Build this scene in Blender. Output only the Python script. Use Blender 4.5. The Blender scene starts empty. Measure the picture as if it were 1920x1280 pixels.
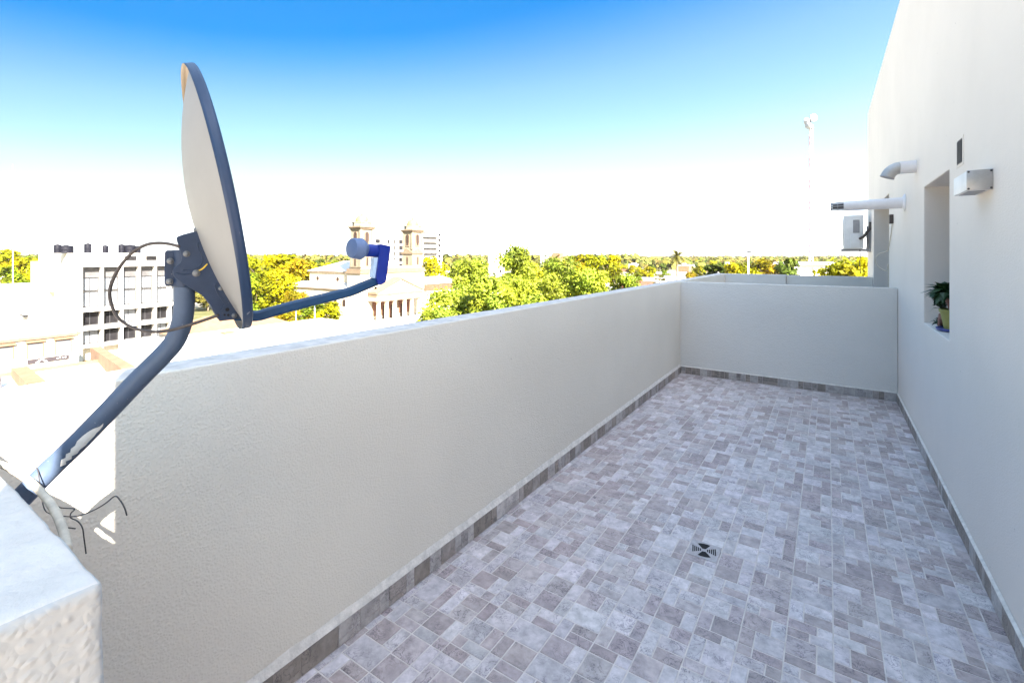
import bpy, bmesh, math, random
from mathutils import Vector, Matrix
from mathutils import noise as mnoise

V = Vector
rad = math.radians
sc = bpy.context.scene
COL = sc.collection
G = -16.5                      # street level; the terrace floor is z = 0
EYE = 1.5
F, CX, HY = 890.0, 960.0, 479.0
FWD, RGT = V((-0.5539, 0.8326, 0)), V((0.8326, 0.5539, 0))
SUN_DIR = V((-1.0, 0.507, -0.747)).normalized()


def P(u, v, d):                # survey helper: bearing, dip and distance of a measured point
    return FWD * d + RGT * ((u - CX) / F * d) + V((0, 0, EYE + (HY - v) / F * d))


def Pplane(u, v, p0, n):       # same, on a known plane
    r = FWD * F + RGT * (u - CX) + V((0, 0, HY - v))
    o = V((0, 0, EYE))
    return o + r * ((p0 - o).dot(n) / r.dot(n))


# ------------------------------------------------------------------ materials
def nodes_of(m):
    m.use_nodes = True
    nt = m.node_tree
    return nt, nt.nodes, nt.links, nt.nodes['Principled BSDF']


def make_mat(name, col, rough=0.7, metal=0.0, spec=0.4, var=0.12, vscale=6.0, bump=0.0, bscale=80.0, bdist=0.002,
             attr=None, rnd=0.0, coat=0.0, transl=0.0, scratch=0.0):
    m = bpy.data.materials.new(name)
    nt, N, L, b = nodes_of(m)
    b.inputs['Roughness'].default_value = rough
    b.inputs['Metallic'].default_value = metal
    b.inputs['Specular IOR Level'].default_value = spec
    if coat:
        b.inputs['Coat Weight'].default_value = coat
    tc = N.new('ShaderNodeTexCoord')
    nz = N.new('ShaderNodeTexNoise')
    nz.inputs['Scale'].default_value = vscale
    nz.inputs['Detail'].default_value = 6
    nz.inputs['Roughness'].default_value = 0.65
    L.new(tc.outputs['Object'], nz.inputs['Vector'])
    mr = N.new('ShaderNodeMapRange')
    mr.inputs['From Min'].default_value = 0.3
    mr.inputs['From Max'].default_value = 0.7
    mr.inputs['To Min'].default_value = 1 - var
    mr.inputs['To Max'].default_value = 1 + var
    L.new(nz.outputs['Fac'], mr.inputs['Value'])
    fac = mr.outputs['Result']
    if rnd:
        oi = N.new('ShaderNodeObjectInfo')
        m2 = N.new('ShaderNodeMapRange')
        m2.inputs['To Min'].default_value = 1 - rnd
        m2.inputs['To Max'].default_value = 1 + rnd
        L.new(oi.outputs['Random'], m2.inputs['Value'])
        mm = N.new('ShaderNodeMath')
        mm.operation = 'MULTIPLY'
        L.new(fac, mm.inputs[0])
        L.new(m2.outputs['Result'], mm.inputs[1])
        fac = mm.outputs[0]
    sca = N.new('ShaderNodeVectorMath')
    sca.operation = 'SCALE'
    if attr:
        at = N.new('ShaderNodeAttribute')
        at.attribute_name = attr
        mu = N.new('ShaderNodeVectorMath')
        mu.operation = 'MULTIPLY'
        L.new(at.outputs['Color'], mu.inputs[0])
        mu.inputs[1].default_value = col
        L.new(mu.outputs['Vector'], sca.inputs[0])
    else:
        sca.inputs[0].default_value = col
    L.new(fac, sca.inputs['Scale'])
    L.new(sca.outputs['Vector'], b.inputs['Base Color'])
    if scratch:                # chipped and scuffed paint: sparse pale flecks
        mp = N.new('ShaderNodeMapping')
        mp.inputs['Rotation'].default_value = (0.5, 0.9, 0.3)
        mp.inputs['Scale'].default_value = (30, 110, 55)
        L.new(tc.outputs['Object'], mp.inputs['Vector'])
        sn = N.new('ShaderNodeTexNoise')
        sn.inputs['Scale'].default_value = 1.0
        sn.inputs['Detail'].default_value = 5
        L.new(mp.outputs[0], sn.inputs['Vector'])
        sr = N.new('ShaderNodeMapRange')
        sr.inputs['From Min'].default_value = 0.735 - 0.05 * scratch
        sr.inputs['From Max'].default_value = 0.775 - 0.05 * scratch
        sr.inputs['To Max'].default_value = 0.7
        L.new(sn.outputs['Fac'], sr.inputs['Value'])
        mxs = N.new('ShaderNodeMix')
        mxs.data_type = 'RGBA'
        L.new(sr.outputs['Result'], mxs.inputs['Factor'])
        L.new(sca.outputs['Vector'], mxs.inputs[6])
        mxs.inputs[7].default_value = (0.34, 0.34, 0.36, 1)
        L.new(mxs.outputs[2], b.inputs['Base Color'])
    if bump:
        n2 = N.new('ShaderNodeTexNoise')
        n2.inputs['Scale'].default_value = bscale
        n2.inputs['Detail'].default_value = 4
        n2.inputs['Roughness'].default_value = 0.55
        L.new(tc.outputs['Object'], n2.inputs['Vector'])
        bp = N.new('ShaderNodeBump')
        bp.inputs['Strength'].default_value = bump
        bp.inputs['Distance'].default_value = bdist
        L.new(n2.outputs['Fac'], bp.inputs['Height'])
        L.new(bp.outputs['Normal'], b.inputs['Normal'])
    if transl:
        tr = N.new('ShaderNodeBsdfTranslucent')
        mx = N.new('ShaderNodeMixShader')
        mx.inputs[0].default_value = transl
        out = N['Material Output']
        L.new(sca.outputs['Vector'], tr.inputs['Color'])
        L.new(b.outputs[0], mx.inputs[1])
        L.new(tr.outputs[0], mx.inputs[2])
        L.new(mx.outputs[0], out.inputs['Surface'])
    return m


def stucco(name, col, scale=70.0, dist=0.0045, strength=0.9, streaks=False, lumps=0.0):
    """painted sprayed render: rounded spatter bumps of two sizes, faint dirt"""
    m = bpy.data.materials.new(name)
    nt, N, L, b = nodes_of(m)
    b.inputs['Roughness'].default_value = 0.75
    b.inputs['Specular IOR Level'].default_value = 0.25
    tc = N.new('ShaderNodeTexCoord')
    big = N.new('ShaderNodeTexNoise')
    big.inputs['Scale'].default_value = 0.9
    big.inputs['Detail'].default_value = 7
    big.inputs['Roughness'].default_value = 0.6
    L.new(tc.outputs['Object'], big.inputs['Vector'])
    mr = N.new('ShaderNodeMapRange')
    mr.inputs['From Min'].default_value = 0.3
    mr.inputs['From Max'].default_value = 0.7
    mr.inputs['To Min'].default_value = 0.955
    mr.inputs['To Max'].default_value = 1.035
    L.new(big.outputs['Fac'], mr.inputs['Value'])
    fac = mr.outputs['Result']
    # sparse pin-holes and specks of dirt
    sp = N.new('ShaderNodeTexVoronoi')
    sp.inputs['Scale'].default_value = 6.0
    L.new(tc.outputs['Object'], sp.inputs['Vector'])
    spr = N.new('ShaderNodeMapRange')
    spr.inputs['From Min'].default_value = 0.018
    spr.inputs['From Max'].default_value = 0.03
    spr.inputs['To Min'].default_value = 0.55
    spr.inputs['To Max'].default_value = 1.0
    L.new(sp.outputs['Distance'], spr.inputs['Value'])
    mm = N.new('ShaderNodeMath')
    mm.operation = 'MULTIPLY'
    L.new(fac, mm.inputs[0])
    L.new(spr.outputs['Result'], mm.inputs[1])
    fac = mm.outputs[0]
    if streaks:                # rain streaks running down from the window sill
        sx = N.new('ShaderNodeSeparateXYZ')
        L.new(tc.outputs['Object'], sx.inputs[0])
        mp = N.new('ShaderNodeMapping')
        mp.inputs['Scale'].default_value = (1, 9.0, 0.25)
        L.new(tc.outputs['Object'], mp.inputs['Vector'])
        sn = N.new('ShaderNodeTexNoise')
        sn.inputs['Scale'].default_value = 1.6
        sn.inputs['Detail'].default_value = 3
        L.new(mp.outputs[0], sn.inputs['Vector'])
        r1 = N.new('ShaderNodeMapRange')
        r1.inputs['From Min'].default_value = 0.2
        r1.inputs['From Max'].default_value = 0.6
        L.new(sn.outputs['Fac'], r1.inputs['Value'])

        def band(sock, lo, hi, soft):
            a = N.new('ShaderNodeMapRange')
            a.inputs['From Min'].default_value = lo
            a.inputs['From Max'].default_value = lo + soft
            L.new(sock, a.inputs['Value'])
            c = N.new('ShaderNodeMapRange')
            c.inputs['From Min'].default_value = hi - soft
            c.inputs['From Max'].default_value = hi
            c.inputs['To Min'].default_value = 1
            c.inputs['To Max'].default_value = 0
            L.new(sock, c.inputs['Value'])
            q = N.new('ShaderNodeMath')
            q.operation = 'MULTIPLY'
            L.new(a.outputs[0], q.inputs[0])
            L.new(c.outputs[0], q.inputs[1])
            return q.outputs[0]
        bz = band(sx.outputs['Z'], 0.0, 1.02, 0.3)
        by1 = band(sx.outputs['Y'], 4.34, 4.44, 0.03)
        by2 = band(sx.outputs['Y'], 4.11, 4.19, 0.025)
        ba = N.new('ShaderNodeMath')
        ba.operation = 'ADD'
        L.new(by1, ba.inputs[0])
        L.new(by2, ba.inputs[1])
        by = ba.outputs[0]
        q = N.new('ShaderNodeMath')
        q.operation = 'MULTIPLY'
        L.new(bz, q.inputs[0])
        L.new(by, q.inputs[1])
        q2 = N.new('ShaderNodeMath')
        q2.operation = 'MULTIPLY'
        L.new(q.outputs[0], q2.inputs[0])
        L.new(r1.outputs[0], q2.inputs[1])
        q3 = N.new('ShaderNodeMath')
        q3.operation = 'MULTIPLY_ADD'
        L.new(q2.outputs[0], q3.inputs[0])
        q3.inputs[1].default_value = -0.24
        q3.inputs[2].default_value = 1.0
        q4 = N.new('ShaderNodeMath')
        q4.operation = 'MULTIPLY'
        L.new(fac, q4.inputs[0])
        L.new(q3.outputs[0], q4.inputs[1])
        fac = q4.outputs[0]
    sca = N.new('ShaderNodeVectorMath')
    sca.operation = 'SCALE'
    sca.inputs[0].default_value = col
    L.new(fac, sca.inputs['Scale'])
    L.new(sca.outputs['Vector'], b.inputs['Base Color'])
    wob = N.new('ShaderNodeTexNoise')
    wob.inputs['Scale'].default_value = scale * 0.5
    wob.inputs['Detail'].default_value = 2
    L.new(tc.outputs['Object'], wob.inputs['Vector'])
    wa = N.new('ShaderNodeVectorMath')
    wa.operation = 'MULTIPLY_ADD'
    L.new(wob.outputs['Color'], wa.inputs[0])
    wa.inputs[1].default_value = (1.2 / scale, 1.2 / scale, 1.2 / scale)
    L.new(tc.outputs['Object'], wa.inputs[2])
    n1 = N.new('ShaderNodeTexVoronoi')
    n1.feature = 'F1'
    n1.inputs['Scale'].default_value = scale
    L.new(wa.outputs[0], n1.inputs['Vector'])
    r = N.new('ShaderNodeValToRGB')
    r.color_ramp.elements[0].position, r.color_ramp.elements[0].color = 0.08, (1, 1, 1, 1)
    r.color_ramp.elements[1].position, r.color_ramp.elements[1].color = 0.55, (0, 0, 0, 1)
    r.color_ramp.interpolation = 'B_SPLINE'
    L.new(n1.outputs['Distance'], r.inputs['Fac'])
    n2 = N.new('ShaderNodeTexNoise')
    n2.inputs['Scale'].default_value = scale * 0.22
    n2.inputs['Detail'].default_value = 3
    L.new(tc.outputs['Object'], n2.inputs['Vector'])
    ad = N.new('ShaderNodeMath')
    ad.operation = 'MULTIPLY_ADD'
    L.new(n2.outputs['Fac'], ad.inputs[0])
    ad.inputs[1].default_value = 1.2 + lumps
    L.new(r.outputs['Color'], ad.inputs[2])
    bp = N.new('ShaderNodeBump')
    bp.inputs['Strength'].default_value = strength
    bp.inputs['Distance'].default_value = dist
    L.new(ad.outputs[0], bp.inputs['Height'])
    L.new(bp.outputs['Normal'], b.inputs['Normal'])
    return m


M = {}
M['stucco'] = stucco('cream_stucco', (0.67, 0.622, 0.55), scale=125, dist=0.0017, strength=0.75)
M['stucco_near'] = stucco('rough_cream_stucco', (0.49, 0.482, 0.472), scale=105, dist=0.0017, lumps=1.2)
M['stucco_building'] = stucco('building_stucco', (0.72, 0.66, 0.61), scale=110, dist=0.0015, strength=0.5, streaks=True)
M['stucco_pale'] = stucco('divider_stucco', (0.67, 0.645, 0.61), scale=90, dist=0.003, strength=0.8)
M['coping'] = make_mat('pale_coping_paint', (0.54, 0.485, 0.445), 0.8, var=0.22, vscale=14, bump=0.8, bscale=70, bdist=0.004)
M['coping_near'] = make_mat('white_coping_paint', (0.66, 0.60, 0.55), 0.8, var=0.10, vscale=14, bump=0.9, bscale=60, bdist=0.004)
M['mortar'] = make_mat('mortar', (0.62, 0.58, 0.54), 0.9, var=0.2, vscale=25, bump=0.8, bscale=90, bdist=0.004)
M['grout'] = make_mat('grout', (0.54, 0.49, 0.47), 0.9, var=0.2, vscale=12)
M['pole'] = make_mat('blue_grey_powder_coat', (0.062, 0.090, 0.148), 0.5, var=0.1, vscale=30, bump=0.25, bscale=900, bdist=0.0004, scratch=1.0)
M['plate'] = make_mat('dark_painted_steel', (0.018, 0.034, 0.074), 0.45, var=0.14, vscale=25, bump=0.15, bscale=700, bdist=0.0004, scratch=1.0)
M['arm'] = make_mat('dark_blue_painted_tube', (0.007, 0.050, 0.135), 0.4, var=0.1, vscale=30, scratch=1.0)
M['reflector'] = make_mat('pale_grey_reflector_paint', (0.245, 0.24, 0.238), 0.55, var=0.05, vscale=8)
M['rim'] = make_mat('dark_blue_rim_paint', (0.020, 0.042, 0.098), 0.42, var=0.1, vscale=20, scratch=1.0)
M['rim_inside'] = make_mat('tan_bare_rim', (0.27, 0.205, 0.135), 0.5, var=0.15, vscale=15)
M['lnb'] = make_mat('blue_plastic', (0.002, 0.022, 0.25), 0.42, var=0.08, vscale=20)
M['feed'] = make_mat('grey_blue_feed_cap', (0.12, 0.18, 0.34), 0.45, var=0.06, vscale=20)
M['sticker_skylit'] = make_mat('pale_sticker_skylit', (0.45, 0.62, 0.85), 0.5, var=0.2, vscale=120)  # sticker colour, also sky light painted onto the LNB side
M['bolt'] = make_mat('zinc_bolt', (0.16, 0.165, 0.18), 0.4, metal=0.6, var=0.2, vscale=60)
M['gold'] = make_mat('yellow_zinc', (0.75, 0.50, 0.06), 0.4, metal=0.1, var=0.1)
M['hole'] = make_mat('dark_void', (0.012, 0.012, 0.013), 0.9)
M['black_cable'] = make_mat('weathered_black_cable', (0.06, 0.048, 0.045), 0.6, var=0.45, vscale=140)
M['wire'] = make_mat('dark_wire', (0.05, 0.045, 0.045), 0.5)
M['cream_cable'] = make_mat('cream_cable', (0.55, 0.49, 0.40), 0.6, var=0.2, vscale=30)
M['flake'] = make_mat('splashed_cream_paint', (0.66, 0.64, 0.62), 0.8, var=0.12, vscale=60, bump=0.6, bscale=200, bdist=0.001)
M['white_metal'] = make_mat('white_metal', (0.72, 0.72, 0.73), 0.45, var=0.08, vscale=8)
M['flue'] = make_mat('white_flue_paint', (0.70, 0.69, 0.72), 0.4, var=0.06, vscale=10)
M['galv'] = make_mat('galvanised_sheet', (0.42, 0.41, 0.405), 0.4, metal=0.55, var=0.14, vscale=14)
M['grey_metal'] = make_mat('grey_metal', (0.30, 0.30, 0.32), 0.5, metal=0.4)
M['dark_metal'] = make_mat('dark_metal', (0.05, 0.05, 0.055), 0.5, metal=0.3)
M['drain'] = make_mat('pale_drain_cover', (0.36, 0.335, 0.345), 0.6, var=0.2, vscale=40)
M['frame'] = make_mat('window_frame_alu', (0.55, 0.55, 0.56), 0.4, metal=0.3)
M['pot'] = make_mat('yellow_green_pot', (0.26, 0.255, 0.075), 0.5)
M['saucer'] = make_mat('blue_saucer', (0.07, 0.09, 0.30), 0.4)
M['agave'] = make_mat('dark_green_leaf', (0.020, 0.055, 0.018), 0.45, var=0.4, vscale=20)
M['dry_leaf'] = make_mat('dry_pink_leaf', (0.22, 0.12, 0.10), 0.8, var=0.4, vscale=40)

M['bark'] = make_mat('bark', (0.16, 0.12, 0.085), 0.9, var=0.35, vscale=5, bump=0.8, bscale=14, bdist=0.04)
FOL = [(0.235, 0.222, 0.002), (0.115, 0.150, 0.006), (0.235, 0.182, 0.004), (0.060, 0.082, 0.009), (0.135, 0.13, 0.030)]
for i, c in enumerate(FOL):
    M['leaf%d' % i] = make_mat('foliage_%s' % ('yellow green orange dark olive'.split()[i]), c, 0.65, spec=0.12, var=0.3,
                               vscale=0.5, attr='Col', rnd=0.2, transl=0.25)
M['leaf_plane'] = make_mat('plane_tree_leaf', (0.225, 0.275, 0.022), 0.55, spec=0.2, var=0.3, vscale=0.6, attr='Col', rnd=0.08, transl=0.3)
M['palm_leaf'] = make_mat('palm_leaf', (0.10, 0.092, 0.014), 0.5, var=0.3, vscale=2, transl=0.15)

M['church'] = make_mat('church_render', (0.50, 0.43, 0.32), 0.85, var=0.16, vscale=0.5)
M['church_trim'] = make_mat('church_cornice_stone', (0.16, 0.115, 0.075), 0.85, var=0.2, vscale=1.2)
M['tower'] = make_mat('church_tower_render', (0.19, 0.162, 0.115), 0.85, var=0.2, vscale=0.6)
M['dome'] = make_mat('ochre_dome', (0.20, 0.16, 0.070), 0.7, var=0.2, vscale=1)
M['church_roof'] = make_mat('pale_church_roof', (0.50, 0.48, 0.46), 0.8, var=0.1, vscale=1)
M['blue_roof'] = make_mat('blue_sheet_roof', (0.03, 0.07, 0.22), 0.5, var=0.1)
M['portico_red'] = make_mat('portico_terracotta', (0.17, 0.075, 0.045), 0.85, var=0.2, vscale=1)
M['church_dark'] = make_mat('church_opening', (0.035, 0.02, 0.015), 0.7)
M['white_render'] = make_mat('white_render', (0.55, 0.52, 0.47), 0.85, var=0.1, vscale=0.4)
M['pale_render'] = make_mat('pale_render', (0.50, 0.45, 0.38), 0.85, var=0.14, vscale=0.5)
M['peach_render'] = make_mat('peach_render', (0.20, 0.115, 0.065), 0.9, var=0.2, vscale=0.8)
M['white_roof'] = make_mat('white_roof_membrane', (0.56, 0.55, 0.53), 0.85, var=0.12, vscale=0.35)
M['terracotta'] = make_mat('terracotta_tiles', (0.17, 0.062, 0.035), 0.85, var=0.25, vscale=1.2)
M['grey_roof'] = make_mat('grey_sheet_roof', (0.30, 0.30, 0.31), 0.6, var=0.2, vscale=1)
M['pane'] = make_mat('window_pane', (0.016, 0.015, 0.017), 0.2, spec=0.2, var=0.5, vscale=0.5)
M['curtain'] = make_mat('curtained_pane', (0.17, 0.18, 0.20), 0.3, spec=0.5, var=0.2, vscale=0.7)
M['lintel'] = make_mat('grey_spandrel', (0.085, 0.082, 0.085), 0.8, var=0.3, vscale=0.8)
M['tank'] = make_mat('black_tank', (0.008, 0.008, 0.013), 0.6, spec=0.12)
M['sign_dark'] = make_mat('dark_sign_board', (0.035, 0.026, 0.030), 0.7)
M['sign_white'] = make_mat('white_lettering', (0.75, 0.75, 0.75), 0.6)
M['asphalt'] = make_mat('asphalt', (0.10, 0.098, 0.095), 0.9, var=0.2, vscale=0.3)
M['pavement'] = make_mat('pale_pavement', (0.45, 0.43, 0.40), 0.9, var=0.15, vscale=0.3)
M['kerb'] = make_mat('kerb_stone', (0.42, 0.41, 0.39), 0.9)
M['marking'] = make_mat('road_paint', (0.75, 0.74, 0.70), 0.7)
M['car_white'] = make_mat('white_car_paint', (0.70, 0.70, 0.70), 0.25, coat=0.6, var=0.02)
M['car_grey'] = make_mat('silver_car_paint', (0.30, 0.31, 0.33), 0.3, metal=0.4, coat=0.6, var=0.02)
M['car_red'] = make_mat('dull_red_car_paint', (0.20, 0.03, 0.02), 0.3, coat=0.6, var=0.02)
M['tyre'] = make_mat('tyre_rubber', (0.02, 0.02, 0.02), 0.9)
M['mast_red'] = make_mat('faded_red_mast_paint', (0.25, 0.20, 0.24), 0.6)
M['mast_white'] = make_mat('white_mast_paint', (0.42, 0.42, 0.43), 0.6)


def ground_mat():
    m = bpy.data.materials.new('town_ground')
    nt, N, L, b = nodes_of(m)
    b.inputs['Roughness'].default_value = 0.95
    tc = N.new('ShaderNodeTexCoord')
    n = N.new('ShaderNodeTexNoise')
    n.inputs['Scale'].default_value = 0.025
    n.inputs['Detail'].default_value = 9
    n.inputs['Roughness'].default_value = 0.7
    L.new(tc.outputs['Object'], n.inputs['Vector'])
    r = N.new('ShaderNodeValToRGB')
    e = r.color_ramp.elements
    e[0].position, e[0].color = 0.40, (0.075, 0.075, 0.015, 1)
    e[1].position, e[1].color = 0.60, (0.36, 0.31, 0.24, 1)
    k = r.color_ramp.elements.new(0.49)
    k.color = (0.17, 0.145, 0.06, 1)
    L.new(n.outputs['Fac'], r.inputs['Fac'])
    L.new(r.outputs['Color'], b.inputs['Base Color'])
    return m


M['ground'] = ground_mat()


def tile_mat():
    """glazed mosaic pieces: face colour, cloudy mottling and dark marble veins"""
    m = bpy.data.materials.new('marbled_mosaic_tile')
    nt, N, L, b = nodes_of(m)
    tc = N.new('ShaderNodeTexCoord')
    at = N.new('ShaderNodeAttribute')
    at.attribute_name = 'Col'
    off = N.new('ShaderNodeVectorMath')
    off.operation = 'MULTIPLY_ADD'
    L.new(at.outputs['Color'], off.inputs[0])
    off.inputs[1].default_value = (13.0, 29.0, 7.0)
    L.new(tc.outputs['Object'], off.inputs[2])
    cl = N.new('ShaderNodeTexNoise')
    cl.inputs['Scale'].default_value = 22
    cl.inputs['Detail'].default_value = 6
    cl.inputs['Roughness'].default_value = 0.65
    L.new(off.outputs[0], cl.inputs['Vector'])
    mr = N.new('ShaderNodeMapRange')
    mr.inputs['From Min'].default_value = 0.32
    mr.inputs['From Max'].default_value = 0.68
    mr.inputs['To Min'].default_value = 0.70
    mr.inputs['To Max'].default_value = 1.22
    L.new(cl.outputs['Fac'], mr.inputs['Value'])
    ve = N.new('ShaderNodeTexNoise')
    ve.inputs['Scale'].default_value = 26
    ve.inputs['Detail'].default_value = 5
    ve.inputs['Roughness'].default_value = 0.6
    ve.inputs['Distortion'].default_value = 1.3
    L.new(off.outputs[0], ve.inputs['Vector'])
    rr = N.new('ShaderNodeValToRGB')
    e = rr.color_ramp.elements
    e[0].position, e[0].color = 0.47, (1, 1, 1, 1)
    e[1].position, e[1].color = 0.53, (1, 1, 1, 1)
    k = e.new(0.50)
    k.color = (0.36, 0.34, 0.40, 1)
    L.new(ve.outputs['Fac'], rr.inputs['Fac'])
    msk = N.new('ShaderNodeTexNoise')
    msk.inputs['Scale'].default_value = 9
    L.new(off.outputs[0], msk.inputs['Vector'])
    mk = N.new('ShaderNodeMapRange')
    mk.inputs['From Min'].default_value = 0.42
    mk.inputs['From Max'].default_value = 0.6
    L.new(msk.outputs['Fac'], mk.inputs['Value'])
    mx = N.new('ShaderNodeMix')
    mx.data_type = 'RGBA'
    L.new(mk.outputs['Result'], mx.inputs['Factor'])
    mx.inputs[6].default_value = (1, 1, 1, 1)
    L.new(rr.outputs['Color'], mx.inputs[7])
    # wide dusty patches over the whole floor
    du = N.new('ShaderNodeTexNoise')
    du.inputs['Scale'].default_value = 1.1
    du.inputs['Detail'].default_value = 6
    L.new(tc.outputs['Object'], du.inputs['Vector'])
    dr = N.new('ShaderNodeMapRange')
    dr.inputs['From Min'].default_value = 0.35
    dr.inputs['From Max'].default_value = 0.65
    dr.inputs['To Min'].default_value = 0.93
    dr.inputs['To Max'].default_value = 1.06
    L.new(du.outputs['Fac'], dr.inputs['Value'])
    s1 = N.new('ShaderNodeVectorMath')
    s1.operation = 'MULTIPLY'
    L.new(at.outputs['Color'], s1.inputs[0])
    L.new(mx.outputs[2], s1.inputs[1])
    s2 = N.new('ShaderNodeVectorMath')
    s2.operation = 'SCALE'
    L.new(s1.outputs[0], s2.inputs[0])
    L.new(mr.outputs['Result'], s2.inputs['Scale'])
    s3 = N.new('ShaderNodeVectorMath')
    s3.operation = 'SCALE'
    L.new(s2.outputs[0], s3.inputs[0])
    L.new(dr.outputs['Result'], s3.inputs['Scale'])
    L.new(s3.outputs[0], b.inputs['Base Color'])
    ro = N.new('ShaderNodeMapRange')
    ro.inputs['To Min'].default_value = 0.34
    ro.inputs['To Max'].default_value = 0.6
    L.new(cl.outputs['Fac'], ro.inputs['Value'])
    L.new(ro.outputs['Result'], b.inputs['Roughness'])
    b.inputs['Specular IOR Level'].default_value = 0.45
    bp = N.new('ShaderNodeBump')
    bp.inputs['Strength'].default_value = 0.35
    bp.inputs['Distance'].default_value = 0.002
    L.new(cl.outputs['Fac'], bp.inputs['Height'])
    L.new(bp.outputs['Normal'], b.inputs['Normal'])
    return m


M['tile'] = tile_mat()


def glass_mat():
    m = bpy.data.materials.new('window_glass')
    nt, N, L, b = nodes_of(m)
    b.inputs['Base Color'].default_value = (0.04, 0.05, 0.055, 1)
    b.inputs['Roughness'].default_value = 0.06
    b.inputs['Specular IOR Level'].default_value = 0.7
    return m


M['glass'] = glass_mat()


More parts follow.
